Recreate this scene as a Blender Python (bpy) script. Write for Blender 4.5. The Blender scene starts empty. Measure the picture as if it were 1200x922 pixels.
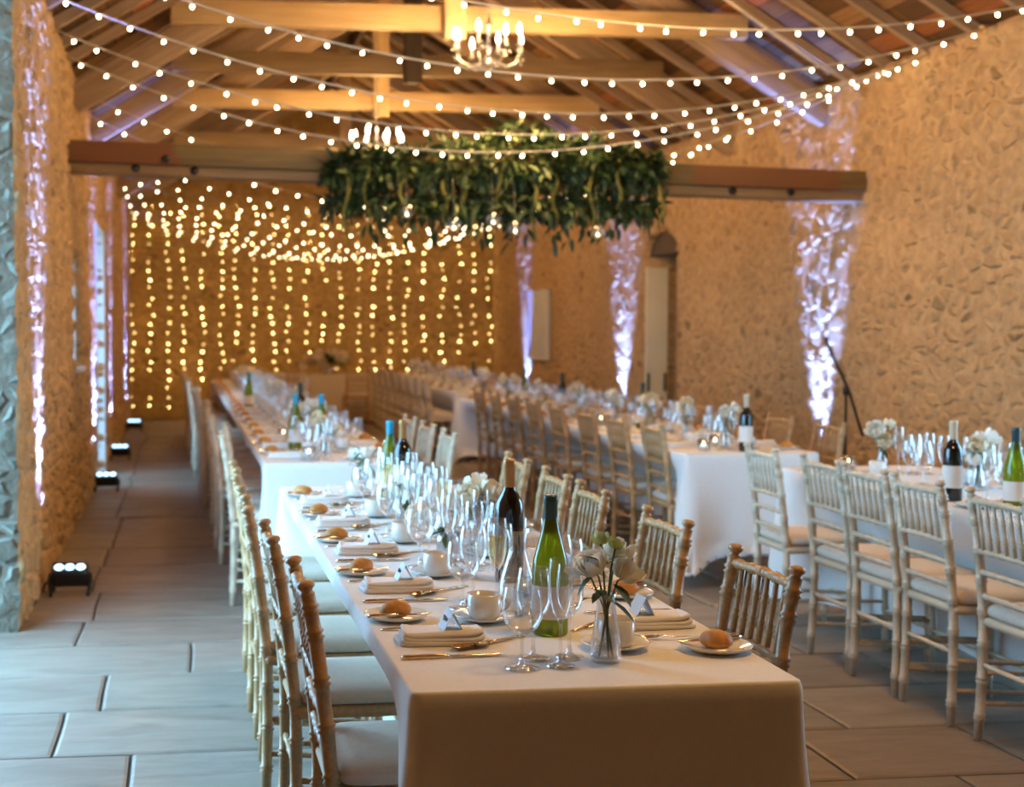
import bpy, math, random
from mathutils import Vector, Matrix, noise
PI = math.pi
rnd = random.Random(7)
sc = bpy.context.scene
COL = sc.collection

# ------------------------------------------------------------------ helpers
class MB:
    """collects geometry and links it as one mesh object"""
    def __init__(s): s.v = []; s.f = []; s.sm = []; s.mi = []
    def add(s, vs, fs, smooth=True, mi=0, M=None):
        o = len(s.v)
        if M is not None: vs = [M @ Vector(p) for p in vs]
        s.v += [tuple(p) for p in vs]
        for q in fs:
            s.f.append(tuple(i + o for i in q)); s.sm.append(smooth); s.mi.append(mi)
        return s
    def box(s, c, d, M=None, mi=0, bev=0.0):
        x, y, z = c; a, b, e = d[0] / 2, d[1] / 2, d[2] / 2
        if bev <= 0:
            vs = [(x+i*a, y+j*b, z+k*e) for i in (-1, 1) for j in (-1, 1) for k in (-1, 1)]
            fs = [(0,1,3,2), (4,6,7,5), (0,4,5,1), (2,3,7,6), (0,2,6,4), (1,5,7,3)]
            return s.add(vs, fs, False, mi, M)
        n = 4; w = min(bev, a*.98, b*.98)
        def ring(ins, zz):
            out = []
            for (sx, sy, a0) in ((1,1,0), (-1,1,90), (-1,-1,180), (1,-1,270)):
                for k in range(n):
                    t = math.radians(a0 + 90*k/(n-1))
                    out.append((x+sx*(a-w)+(w-ins)*math.cos(t), y+sy*(b-w)+(w-ins)*math.sin(t), zz))
            return out
        bz = min(bev, e*.98)
        R = [ring(min(bz, w*.9), z-e), ring(min(bz, w*.9)*.3, z-e+bz*.3), ring(0, z-e+bz), ring(0, z+e-bz), ring(min(bz, w*.9)*.3, z+e-bz*.3), ring(min(bz, w*.9), z+e)]
        return s.rings(R, True, True, True, mi, M)
    def rings(s, R, cap0=True, cap1=True, smooth=True, mi=0, M=None, closed=True):
        n = len(R[0]); vs = [p for r in R for p in r]; fs = []
        m = n if closed else n-1
        for i in range(len(R)-1):
            for j in range(m):
                k = (j+1) % n
                fs.append((i*n+j, i*n+k, (i+1)*n+k, (i+1)*n+j))
        s.add(vs, fs, smooth, mi, M); o = len(s.v)-len(vs)
        if cap0: s.f.append(tuple(o+j for j in reversed(range(n)))); s.sm.append(False); s.mi.append(mi)
        if cap1: s.f.append(tuple(o+(len(R)-1)*n+j for j in range(n))); s.sm.append(False); s.mi.append(mi)
        return s
    def tube(s, pts, r, seg=8, caps=True, mi=0, M=None):
        P = [Vector(p) for p in pts]; n = len(P)
        rr = r if isinstance(r, (list, tuple)) else [r]*n
        R = []; prev = None
        for i in range(n):
            t = (P[min(i+1, n-1)] - P[max(i-1, 0)])
            if t.length < 1e-9: t = Vector((0,0,1))
            t.normalize()
            if prev is None:
                ax = Vector((1,0,0)) if abs(t.x) < .8 else Vector((0,1,0))
                prev = (ax - t*ax.dot(t)).normalized()
            else:
                prev = prev - t*prev.dot(t)
                prev = prev.normalized() if prev.length > 1e-6 else t.orthogonal().normalized()
            b = t.cross(prev)
            R.append([P[i] + (prev*math.cos(2*PI*j/seg) + b*math.sin(2*PI*j/seg))*rr[i] for j in range(seg)])
        return s.rings(R, caps, caps, True, mi, M)
    def lathe(s, prof, seg=16, c=(0,0,0), caps=False, mi=0, M=None):
        R = [[(c[0]+r*math.cos(2*PI*j/seg), c[1]+r*math.sin(2*PI*j/seg), c[2]+z) for j in range(seg)] for r, z in prof]
        return s.rings(R, caps, caps, True, mi, M)
    def grid(s, fn, nu, nv, mi=0, M=None, smooth=True):
        vs = [fn(i/nu, j/nv) for j in range(nv+1) for i in range(nu+1)]
        fs = [(j*(nu+1)+i, j*(nu+1)+i+1, (j+1)*(nu+1)+i+1, (j+1)*(nu+1)+i) for j in range(nv) for i in range(nu)]
        return s.add(vs, fs, smooth, mi, M)
    def sphere(s, c, r, seg=10, rng=6, sc3=(1,1,1), mi=0, M=None):
        prof = [(max(1e-4, math.sin(PI*i/rng))*r, -math.cos(PI*i/rng)*r) for i in range(rng+1)]
        R = [[(c[0]+a*sc3[0]*math.cos(2*PI*j/seg), c[1]+a*sc3[1]*math.sin(2*PI*j/seg), c[2]+z*sc3[2]) for j in range(seg)] for a, z in prof]
        return s.rings(R, False, False, True, mi, M)
    def leaf(s, base, d, nrm, L, W, droop=.25, mi=0):
        base = Vector(base); d = Vector(d).normalized(); nrm = Vector(nrm)
        sd = d.cross(nrm)
        sd = sd.normalized() if sd.length > 1e-6 else d.orthogonal().normalized()
        up = sd.cross(d).normalized()
        vs = []; prof = [.05, .75, 1.0, .72, .04]
        for i, w in enumerate(prof):
            t = i/4; p = base + d*(L*t) - up*(droop*L*t*t)
            vs += [p - sd*(W*.5*w) + up*(.12*W*w), p, p + sd*(W*.5*w) + up*(.12*W*w)]
        fs = []
        for i in range(4):
            for j in range(2): fs.append((i*3+j, i*3+j+1, (i+1)*3+j+1, (i+1)*3+j))
        return s.add(vs, fs, True, mi)
    def mesh(s, name, mats):
        me = bpy.data.meshes.new(name); me.from_pydata(s.v, [], s.f)
        for m in (mats if isinstance(mats, (list, tuple)) else [mats]): me.materials.append(m)
        me.polygons.foreach_set('use_smooth', s.sm); me.polygons.foreach_set('material_index', s.mi)
        me.update(); return me
    def build(s, name, mats, parent=None, loc=None):
        return link(name, s.mesh(name, mats), parent, loc)

def link(name, me, parent=None, loc=None):
    o = bpy.data.objects.new(name, me); COL.objects.link(o)
    if parent is not None: o.parent = parent
    if loc is not None: o.location = loc
    return o
def tag(o, label=None, cat=None, group=None, kind=None):
    if label: o['label'] = label
    if cat: o['category'] = cat
    if group: o['group'] = group
    if kind: o['kind'] = kind
    return o
def thing(name, label, cat, loc=(0,0,0), rz=0, group=None):
    o = bpy.data.objects.new(name, None); COL.objects.link(o)
    o.location = loc; o.rotation_euler = (0, 0, rz); o.empty_display_size = .1
    return tag(o, label, cat, group)
def struct(o): o['kind'] = 'structure'; return o
def copy_tree(o, parent=None):
    c = o.copy(); COL.objects.link(c)
    if parent is not None: c.parent = parent
    for ch in KIDS.get(o.name, []): copy_tree_child(ch, c)
    return c
def copy_tree_child(o, parent):
    c = o.copy(); COL.objects.link(c); c.parent = parent
    for ch in KIDS.get(o.name, []): copy_tree_child(ch, c)
KIDS = {}
def freeze(root):                      # remember the children of a prototype once
    def rec(o):
        KIDS[o.name] = [c for c in COL.objects if c.parent == o]
        for c in KIDS[o.name]: rec(c)
    rec(root)
class Repeat:                          # first use moves the prototype itself, later uses copy it
    def __init__(s, root): s.root = root; s.used = False; freeze(root)
    def put(s, loc, rz, label, group):
        o = copy_tree(s.root) if s.used else s.root
        s.used = True
        o.location = loc; o.rotation_euler = (0, 0, rz); o['label'] = label; o['group'] = group
        return o
ORD = 'nearest second third fourth fifth sixth seventh eighth ninth tenth eleventh twelfth thirteenth fourteenth fifteenth sixteenth seventeenth eighteenth nineteenth twentieth twenty-first twenty-second twenty-third'.split()

# ------------------------------------------------------------------ materials
def newmat(name):
    m = bpy.data.materials.new(name); m.use_nodes = True
    nt = m.node_tree; nt.nodes.clear()
    out = nt.nodes.new('ShaderNodeOutputMaterial')
    return m, nt, out
def N(nt, typ, **kw):
    n = nt.nodes.new('ShaderNode' + typ)
    for k, v in kw.items():
        if k.startswith('_'): setattr(n, k[1:], v)
        else:
            key = k.replace('__', ' ')
            s = n.inputs[key] if not key.isdigit() else n.inputs[int(key)]
            if isinstance(v, bpy.types.NodeSocket): nt.links.new(v, s)
            else: s.default_value = v
    return n
def ramp(nt, fac, stops, interp='LINEAR'):
    n = nt.nodes.new('ShaderNodeValToRGB'); cr = n.color_ramp; cr.interpolation = interp
    while len(cr.elements) < len(stops): cr.elements.new(.5)
    for e, (p, c) in zip(cr.elements, stops): e.position = p; e.color = (*c, 1)
    nt.links.new(fac, n.inputs[0]); return n.outputs[0]
def math_(nt, op, a, b=0.0, clamp=False):
    n = nt.nodes.new('ShaderNodeMath'); n.operation = op; n.use_clamp = clamp
    for i, v in enumerate((a, b)):
        if isinstance(v, bpy.types.NodeSocket): nt.links.new(v, n.inputs[i])
        else: n.inputs[i].default_value = v
    return n.outputs[0]
def mixc(nt, fac, a, b, mode='MIX'):
    n = nt.nodes.new('ShaderNodeMix'); n.data_type = 'RGBA'; n.blend_type = mode
    for key, v in ((0, fac), (6, a), (7, b)):
        if isinstance(v, bpy.types.NodeSocket): nt.links.new(v, n.inputs[key])
        else: n.inputs[key].default_value = v if key == 0 else (*v, 1)
    return n.outputs[2]
def bsdf(nt, out, **kw):
    b = N(nt, 'BsdfPrincipled', **kw); nt.links.new(b.outputs[0], out.inputs[0]); return b
def plain(name, col, rough=.5, metal=0.0, var=.12, scale=8.0, bump=0.0, stretch=(1,1,1), spec=.5, coat=0.0):
    m, nt, out = newmat(name)
    tc = N(nt, 'TexCoord'); mp = N(nt, 'Mapping', Vector=tc.outputs['Object'], Scale=stretch)
    nz = N(nt, 'TexNoise', Vector=mp.outputs[0], Scale=scale, Detail=4.0, Roughness=.6)
    lo = tuple(c*(1-var) for c in col); hi = tuple(min(1, c*(1+var)) for c in col)
    c = ramp(nt, nz.outputs[0], [(.3, lo), (.7, hi)])
    b = bsdf(nt, out, Base__Color=c, Roughness=rough, Metallic=metal, Specular__IOR__Level=spec, Coat__Weight=coat)
    if bump:
        bp = N(nt, 'Bump', Strength=bump, Distance=.01, Height=nz.outputs[0]); nt.links.new(bp.outputs[0], b.inputs['Normal'])
    return m
def stone(name, axis, c1, c2, c3):
    """rubble masonry; axis = the wall's normal axis"""
    m, nt, out = newmat(name); m.displacement_method = 'BOTH'
    tc = N(nt, 'TexCoord')
    dn = N(nt, 'TexNoise', Vector=tc.outputs['Object'], Scale=3.2, Detail=3.0)
    dv = N(nt, 'VectorMath', _operation='MULTIPLY_ADD'); nt.links.new(dn.outputs['Color'], dv.inputs[0])
    dv.inputs[1].default_value = (.15, .15, .15); nt.links.new(tc.outputs['Object'], dv.inputs[2])
    s = [6.4, 6.4, 10.2]; s[axis] = .6
    mp = N(nt, 'Mapping', Vector=dv.outputs[0], Scale=tuple(s))
    ve = N(nt, 'TexVoronoi', Vector=mp.outputs[0], _feature='DISTANCE_TO_EDGE', Scale=1.0, Randomness=.95)
    vc = N(nt, 'TexVoronoi', Vector=mp.outputs[0], _feature='F1', Scale=1.0, Randomness=.95)
    sep = N(nt, 'SeparateColor', Color=vc.outputs['Color'])
    nz = N(nt, 'TexNoise', Vector=tc.outputs['Object'], Scale=14.0, Detail=6.0, Roughness=.65)
    nb = N(nt, 'TexNoise', Vector=tc.outputs['Object'], Scale=.9, Detail=3.0)
    dark = (c1[0]*.24, c1[1]*.27, c1[2]*.30)
    green = (c1[0]*.40, c1[1]*.56, c1[2]*.58)
    base = ramp(nt, sep.outputs[0], [(0, c1), (.35, c2), (.6, c1), (.86, c3), (.885, green), (.925, c2), (.965, dark), (1, dark)])
    base = mixc(nt, .5, base, ramp(nt, nz.outputs[0], [(.3, tuple(x*.62 for x in c1)), (.7, tuple(min(1, x*1.25) for x in c1))]), 'MIX')
    # smeared lime mortar covers part of each stone
    cov = math_(nt, 'SUBTRACT', ve.outputs['Distance'], math_(nt, 'MULTIPLY', sep.outputs[1], .13))
    face = N(nt, 'MapRange', 0, _interpolation_type='SMOOTHSTEP') if False else nt.nodes.new('ShaderNodeMapRange')
    face.interpolation_type = 'SMOOTHSTEP'; nt.links.new(cov, face.inputs[0])
    face.inputs[1].default_value = .01; face.inputs[2].default_value = .19
    mort = ramp(nt, nz.outputs[0], [(.35, tuple(x*.8 for x in c2)), (.65, tuple(min(1, x*1.12) for x in c2))])
    col = mixc(nt, face.outputs[0], mort, base)
    col = mixc(nt, .5, col, ramp(nt, nb.outputs[0], [(.35, (.72,.7,.68)), (.65, (1,1,1))]), 'MULTIPLY')
    bsdf(nt, out, Base__Color=col, Roughness=.92, Specular__IOR__Level=.15)
    amp = math_(nt, 'MULTIPLY', face.outputs[0], math_(nt, 'MULTIPLY_ADD', sep.outputs[2], .6))
    amp2 = nt.nodes.new('ShaderNodeMath'); amp2.operation = 'MULTIPLY_ADD'
    nt.links.new(sep.outputs[2], amp2.inputs[0]); amp2.inputs[1].default_value = .65; amp2.inputs[2].default_value = .2
    h = math_(nt, 'MULTIPLY', face.outputs[0], amp2.outputs[0])
    h = math_(nt, 'ADD', h, math_(nt, 'MULTIPLY', nz.outputs[0], .6))
    dp = N(nt, 'Displacement', Height=h, Midlevel=0.0, Scale=.036)
    nt.links.new(dp.outputs[0], out.inputs['Displacement'])
    return m
def wood(name, c1, c2, rough=.6, gx=1.2, gs=16.0, coat=0.0, patch=None, bump=.25):
    """grain runs along the object's x axis"""
    m, nt, out = newmat(name)
    tc = N(nt, 'TexCoord'); oi = N(nt, 'ObjectInfo')
    off = N(nt, 'VectorMath', _operation='SCALE'); nt.links.new(oi.outputs['Location'], off.inputs[0]); off.inputs['Scale'].default_value = 3.7
    ad = N(nt, 'VectorMath', _operation='ADD'); nt.links.new(tc.outputs['Object'], ad.inputs[0]); nt.links.new(off.outputs[0], ad.inputs[1])
    mp = N(nt, 'Mapping', Vector=ad.outputs[0], Scale=(gx, gs, gs))
    nz = N(nt, 'TexNoise', Vector=mp.outputs[0], Scale=1.5, Detail=6.0, Roughness=.6, Distortion=.6)
    n2 = N(nt, 'TexNoise', Vector=ad.outputs[0], Scale=1.1, Detail=2.0)
    c = ramp(nt, nz.outputs[0], [(.3, c1), (.7, c2)])
    c = mixc(nt, .5, c, ramp(nt, n2.outputs[0], [(.35, (.6,.56,.5)), (.65, (1,1,1))]), 'MULTIPLY')
    if patch:
        sx = N(nt, 'SeparateXYZ', Vector=tc.outputs['Object']); wob = math_(nt, 'MULTIPLY', nz.outputs[0], .25)
        px = math_(nt, 'ADD', sx.outputs[0], wob)
        rd = ramp(nt, math_(nt, 'MULTIPLY', math_(nt, 'ADD', px, 3.0), 1/6.0), [(0, (.0,)*3), (.05, (.9,)*3), (.155, (1,)*3), (.165, (0,)*3), (.78, (0,)*3), (.79, (.8,)*3), (.97, (.9,)*3), (.98, (.1,)*3)])
        c = mixc(nt, rd, c, patch)
    b = bsdf(nt, out, Base__Color=c, Roughness=rough, Coat__Weight=coat)
    bp = N(nt, 'Bump', Strength=bump, Distance=.01, Height=nz.outputs[0]); nt.links.new(bp.outputs[0], b.inputs['Normal'])
    return m
def boards(name):
    """sarking boards on the roof, running along the hall (object y)"""
    m, nt, out = newmat(name)
    tc = N(nt, 'TexCoord'); sp = N(nt, 'SeparateXYZ', Vector=tc.outputs['Object'])
    cb = N(nt, 'CombineXYZ', X=sp.outputs[1], Y=sp.outputs[0])
    br = N(nt, 'TexBrick', Vector=cb.outputs[0], Scale=1.0, Mortar__Size=.004, Brick__Width=1.9, Row__Height=.17, Bias=0.0)
    br.offset = .37; br.inputs['Color1'].default_value = (0,0,0,1); br.inputs['Color2'].default_value = (1,1,1,1); br.inputs['Mortar'].default_value = (.5,.5,.5,1)
    c = ramp(nt, br.outputs['Color'], [(0, (.09,.045,.018)), (.3, (.25,.13,.04)), (.55, (.14,.07,.03)), (.78, (.30,.16,.05)), (.92, (.42,.14,.045)), (1, (.34,.20,.08))])
    mp = N(nt, 'Mapping', Vector=cb.outputs[0], Scale=(2.0, 26.0, 1.0))
    nz = N(nt, 'TexNoise', Vector=mp.outputs[0], Scale=1.2, Detail=5.0)
    c = mixc(nt, .8, c, ramp(nt, nz.outputs[0], [(.3, (.55,.5,.45)), (.7, (1.0,1,1))]), 'MULTIPLY')
    c = mixc(nt, br.outputs['Fac'], c, (.02,.012,.008))
    bsdf(nt, out, Base__Color=c, Roughness=.75, Specular__IOR__Level=.2)
    return m
def flags(name):
    m, nt, out = newmat(name)
    at = N(nt, 'Attribute', _attribute_name='tone')
    tc = N(nt, 'TexCoord'); mp = N(nt, 'Mapping', Vector=tc.outputs['Object'], Scale=(1.2, 4.5, 1.0))
    nz = N(nt, 'TexNoise', Vector=mp.outputs[0], Scale=2.2, Detail=7.0, Roughness=.62, Distortion=.8)
    n2 = N(nt, 'TexNoise', Vector=tc.outputs['Object'], Scale=26.0, Detail=4.0)
    c = ramp(nt, at.outputs['Fac'], [(0, (.215,.170,.130)), (.4, (.265,.218,.168)), (.7, (.305,.252,.198)), (1, (.25,.185,.138))])
    c = mixc(nt, .8, c, ramp(nt, nz.outputs[0], [(.3, (.62,.6,.58)), (.55, (.95,.95,.95)), (.75, (1.15,1.12,1.08))]), 'MULTIPLY')
    b = bsdf(nt, out, Base__Color=c, Roughness=.5, Specular__IOR__Level=.4)
    h = math_(nt, 'ADD', nz.outputs[0], math_(nt, 'MULTIPLY', n2.outputs[0], .25))
    bp = N(nt, 'Bump', Strength=.35, Distance=.012, Height=h); nt.links.new(bp.outputs[0], b.inputs['Normal'])
    return m
def glass(name, tint=(.97,.98,.98), ior=1.5, k=1.0):
    """thin-walled glass: light passes straight, the surface mirrors by Fresnel"""
    m, nt, out = newmat(name)
    lw = N(nt, 'LayerWeight', Blend=.5)      # mirrors weakly face-on, strongly where the wall of the glass turns away
    edge = math_(nt, 'POWER', lw.outputs['Facing'], 2.2)
    fac = math_(nt, 'ADD', math_(nt, 'MULTIPLY', edge, .75*k), .11*k, True)
    tr = N(nt, 'BsdfTransparent', Color=(*tint, 1)); gl = N(nt, 'BsdfGlossy', Color=(1,1,1,1), Roughness=.15)
    mx = N(nt, 'MixShader'); nt.links.new(fac, mx.inputs[0]); nt.links.new(tr.outputs[0], mx.inputs[1]); nt.links.new(gl.outputs[0], mx.inputs[2])
    nt.links.new(mx.outputs[0], out.inputs[0]); return m
def glow(name, col, strength, vary=False):
    m, nt, out = newmat(name)
    if vary: strength = math_(nt, 'MULTIPLY', math_(nt, 'ADD', math_(nt, 'POWER', N(nt, 'ObjectInfo').outputs['Random'], 2.0), .16), strength)
    e = N(nt, 'Emission', Color=(*col, 1), Strength=strength); nt.links.new(e.outputs[0], out.inputs[0]); return m
def petal(name, c1, c2):
    m, nt, out = newmat(name)
    tc = N(nt, 'TexCoord'); nz = N(nt, 'TexNoise', Vector=tc.outputs['Object'], Scale=22.0, Detail=2.0)
    c = ramp(nt, nz.outputs[0], [(.35, c1), (.65, c2)])
    d = N(nt, 'BsdfPrincipled', Base__Color=c, Roughness=.6, Specular__IOR__Level=.2); t = N(nt, 'BsdfTranslucent', Color=c)
    mx = N(nt, 'MixShader', Fac=.18); nt.links.new(d.outputs[0], mx.inputs[1]); nt.links.new(t.outputs[0], mx.inputs[2]); nt.links.new(mx.outputs[0], out.inputs[0])
    return m

M = {}
M['stone_side'] = stone('rubble_side', 0, (.54,.345,.165), (.595,.395,.20), (.45,.27,.12))
M['stone_end'] = stone('jamb_stone_daylit', 1, (.22,.225,.18), (.26,.26,.21), (.17,.19,.14))  # grey-green stone; cool dim daylight is also put into its colour
M['stone_back'] = stone('rubble_back', 1, (.42,.26,.10), (.46,.29,.12), (.34,.205,.08))
M['flags'] = flags('flagstones')
M['joint'] = plain('joint_sand', (.07,.06,.05), .95)
M['boards'] = boards('sarking_boards')
M['rafter'] = wood('rafter_wood', (.32,.21,.12), (.50,.36,.23), .7)
M['pine'] = wood('sawn_pine', (.56,.38,.17), (.74,.54,.28), .6)
M['oak'] = wood('tie_beam_wood', (.17,.115,.04), (.27,.19,.07), .65, patch=(.22,.085,.032))
M['oak_pale'] = wood('tie_beam_lower_wood', (.28,.18,.085), (.42,.29,.145), .65)
M['old_shaded'] = wood('aged_shaded_timber', (.075,.05,.03), (.14,.09,.055), .8)  # old timbers; also carries the shade of the second king post and arch head
M['chair'] = wood('limewash', (.43,.24,.095), (.58,.36,.16), .42, gx=3.0, gs=60.0, coat=.15, bump=.04)
M['chairw'] = wood('limewash_white', (.60,.47,.31), (.74,.62,.45), .42, gx=3.0, gs=60.0, coat=.15, bump=.04)
M['cushion'] = plain('seat_fabric', (.66,.55,.43), .85, var=.05, scale=60, bump=.1)
M['linen'] = plain('table_linen', (.74,.715,.675), .88, var=.03, scale=90, bump=.06, spec=.25)
M['linen_warm'] = plain('table_linen_ivory', (.62,.52,.38), .88, var=.04, scale=60, bump=.06, spec=.2)
M['napkin'] = plain('napkin_cotton', (.76,.735,.70), .9, var=.03, scale=70, bump=.1, spec=.2)
M['card'] = plain('card', (.74,.78,.82), .7, var=.02)
M['ink'] = plain('ink', (.03,.03,.035), .6, var=.02)
M['china'] = plain('china', (.72,.70,.65), .14, var=.02, scale=3, coat=.3)
M['steel'] = plain('cutlery', (.82,.68,.48), .16, metal=1.0, var=.05, scale=30)
M['crust'] = plain('bread_crust', (.54,.235,.045), .6, var=.35, scale=26, bump=.25)
M['glass'] = glass('clear_glass', (.965,.975,.98), 1.5, 1.3)
M['pane'] = glass('window_pane', (.92,.95,.97), 1.5, .8)
M['carafe'] = glass('carafe_glass', (.93,.95,.96), 1.5, 1.5)
M['wine'] = glass('champagne', (.97,.86,.60), 1.33, .6)
M['water'] = glass('water', (.95,.97,.98), 1.33, .7)
M['black_glass'] = plain('dark_bottle', (.008,.008,.007), .06, var=.1, coat=.5)
M['green_glass'] = None
def bottle_glass():
    m, nt, out = newmat('green_bottle')
    ge = N(nt, 'NewGeometry'); io = math_(nt, 'ADD', 1.5, math_(nt, 'MULTIPLY', ge.outputs['Backfacing'], 1/1.5-1.5))
    fr = N(nt, 'Fresnel', IOR=io)
    tr = N(nt, 'BsdfTransparent', Color=(.52,.58,.10,1)); tl = N(nt, 'BsdfTranslucent', Color=(.40,.46,.05,1)); df = N(nt, 'BsdfDiffuse', Color=(.20,.24,.03,1))
    a = N(nt, 'MixShader', Fac=.5); nt.links.new(tl.outputs[0], a.inputs[1]); nt.links.new(df.outputs[0], a.inputs[2])
    b = N(nt, 'MixShader', Fac=.45); nt.links.new(tr.outputs[0], b.inputs[1]); nt.links.new(a.outputs[0], b.inputs[2])
    g = N(nt, 'BsdfGlossy', Roughness=.04)
    c = N(nt, 'MixShader', Fac=fr.outputs[0]); nt.links.new(b.outputs[0], c.inputs[1]); nt.links.new(g.outputs[0], c.inputs[2])
    nt.links.new(c.outputs[0], out.inputs[0]); return m
M['green_glass'] = bottle_glass()
M['foil_tan'] = plain('tan_foil', (.42,.22,.08), .35, metal=.5, var=.1)
M['foil_teal'] = plain('teal_foil', (.02,.07,.075), .35, var=.1)
M['foil_blue'] = plain('blue_foil', (.02,.30,.48), .35, var=.08)
M['foil_pale'] = plain('pale_foil', (.62,.52,.36), .35, var=.08)
M['label'] = plain('bottle_label', (.74,.70,.64), .7, var=.04)
M['petal_white'] = petal('petals_white', (.86,.85,.74), (.92,.91,.84))
M['petal_cream'] = petal('petals_cream', (.82,.72,.50), (.88,.80,.62))
M['petal_peach'] = petal('petals_peach', (.80,.56,.40), (.86,.70,.52))
M['bud'] = petal('buds', (.42,.55,.18), (.62,.70,.34))
M['leaf'] = plain('leaves', (.045,.10,.03), .5, var=.5, scale=14)
M['leaf2'] = plain('garland_leaves', (.022,.05,.015), .5, var=.6, scale=9)
M['leaf3'] = plain('pale_garland_leaves', (.11,.16,.06), .5, var=.4, scale=9)
M['trail'] = plain('trailing_flower', (.20,.18,.03), .8, var=.3, scale=40)
M['black'] = plain('black_metal', (.012,.012,.013), .4, var=.2)
M['cable'] = plain('white_cable', (.62,.54,.42), .6, var=.05)
M['clearcable'] = plain('pale_wire', (.30,.24,.14), .6, var=.05)
M['silver'] = plain('chandelier_metal', (.62,.58,.52), .25, metal=.9, var=.1)
M['crystal'] = glass('crystal', (.95,.95,.95), 1.6, 2.0)
M['paint'] = plain('cream_paint', (.80,.76,.60), .5, var=.06, scale=3)
M['tanpaint'] = plain('tan_paint', (.40,.30,.17), .6, var=.06, scale=3)
M['whitepaint'] = plain('white_paint', (.66,.68,.68), .5, var=.05, scale=4)
M['board'] = plain('notice_board', (.62,.63,.62), .6, var=.06, scale=5)
M['wax'] = plain('wax', (.80,.76,.68), .5, var=.03)
M['bulb'] = glow('festoon_bulb', (1.0,.78,.45), 34.0)
M['fairy'] = glow('fairy_bulb', (1.0,.68,.24), 75.0, True)
M['candle'] = glow('candle_bulb', (1.0,.90,.74), 26.0)
M['flame'] = glow('tea_light_flame', (1.0,.72,.36), 30.0)
M['led'] = glow('led_lens', (.42,.74,1.0), 5.0)

# ------------------------------------------------------------------ the hall
XL, XR, YB, YF, ZE = -.78, 5.10, 21.9, -6.0, 3.25
XM = (XL+XR)/2; SL = .60; ZR = ZE + SL*(XR-XM)
def roof_z(x): return ZE + SL*(XR-XM - abs(x-XM))

def floor():
    """random-length flagstones in courses across the hall; each slab a bevelled island"""
    r = random.Random(3)
    vs, fs, tone = [], [], []
    ys = [-6.0]
    fixed = [3.55, 4.12, 4.66, 5.21, 5.76, 6.31, 6.84, 7.6]
    while ys[-1] < 2.9: ys.append(ys[-1] + r.uniform(.45, .62))
    ys = [y for y in ys if y < 3.1] + fixed
    while ys[-1] < YB: ys.append(ys[-1] + r.uniform(.48, .85))
    cuts = {4.12: [-1.6, -.17, .95], 4.66: [-1.5, -.44, .5], 5.21: [-1.4, -.31, .62], 5.76: [-1.0, .04, .9], 6.31: [-1.3, -.48, .75]}
    def nz(x, y): return .012*noise.noise(Vector((x*1.7, y*1.7, 3)))
    for a, b in zip(ys[:-1], ys[1:]):
        xs = list(cuts.get(a, [-3.2])); x0 = -3.2
        if xs[0] > x0: xs = [x0] + xs
        if 7.5 < b and a >= 6.8 and a < YB: xs = [-3.2, -.9 if a < 8 else -.95, -.47 + r.uniform(-.03, .03)]
        while xs[-1] < 6.2: xs.append(xs[-1] + r.uniform(.6, 1.25))
        for xa, xb in zip(xs[:-1], xs[1:]):
            g = .006; t = r.random(); o = len(vs); e = .012; dz = r.uniform(-.003, .001)
            P = [(xa, a), (xb, a), (xb, b), (xa, b)]
            Q = []
            for k in range(4):
                p, q = P[k], P[(k+1) % 4]
                for i in range(4):
                    u = i/4; Q.append((p[0]+(q[0]-p[0])*u, p[1]+(q[1]-p[1])*u))
            cx, cy = (xa+xb)/2, (a+b)/2
            def ins(x, y, d):
                sx = max(-1, min(1, (cx-x)/((xb-xa)/2))); sy = max(-1, min(1, (cy-y)/((b-a)/2)))
                fx = (1 if sx > .99 else -1 if sx < -.99 else 0); fy = (1 if sy > .99 else -1 if sy < -.99 else 0)
                return (x+fx*d+nz(x, y)*abs(fx), y+fy*d+nz(x+9, y)*abs(fy))
            n = len(Q)
            for d, z in ((g, -.02), (g, -.006), (g+e, dz)):
                for x, y in Q: vs.append((*ins(x, y, d), z))
            for L in range(2):
                for k in range(n): fs.append((o+L*n+k, o+L*n+(k+1) % n, o+(L+1)*n+(k+1) % n, o+(L+1)*n+k)); tone.append(t)
            fs.append(tuple(o+2*n+k for k in range(n))); tone.append(t)
    o = len(vs)
    vs += [(-3.3, -6.1, -.014), (6.4, -6.1, -.014), (6.4, YB+.5, -.014), (-3.3, YB+.5, -.014)]
    nslab = len(fs)
    fs.append((o, o+1, o+2, o+3)); tone.append(0)
    me = bpy.data.meshes.new('floor'); me.from_pydata(vs, [], fs)
    me.materials.append(M['flags']); me.materials.append(M['joint'])
    at = me.attributes.new('tone', 'FLOAT', 'FACE'); at.data.foreach_set('value', tone)
    me.polygons[nslab].material_index = 1
    me.update(); struct(link('floor', me))
floor()

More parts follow.
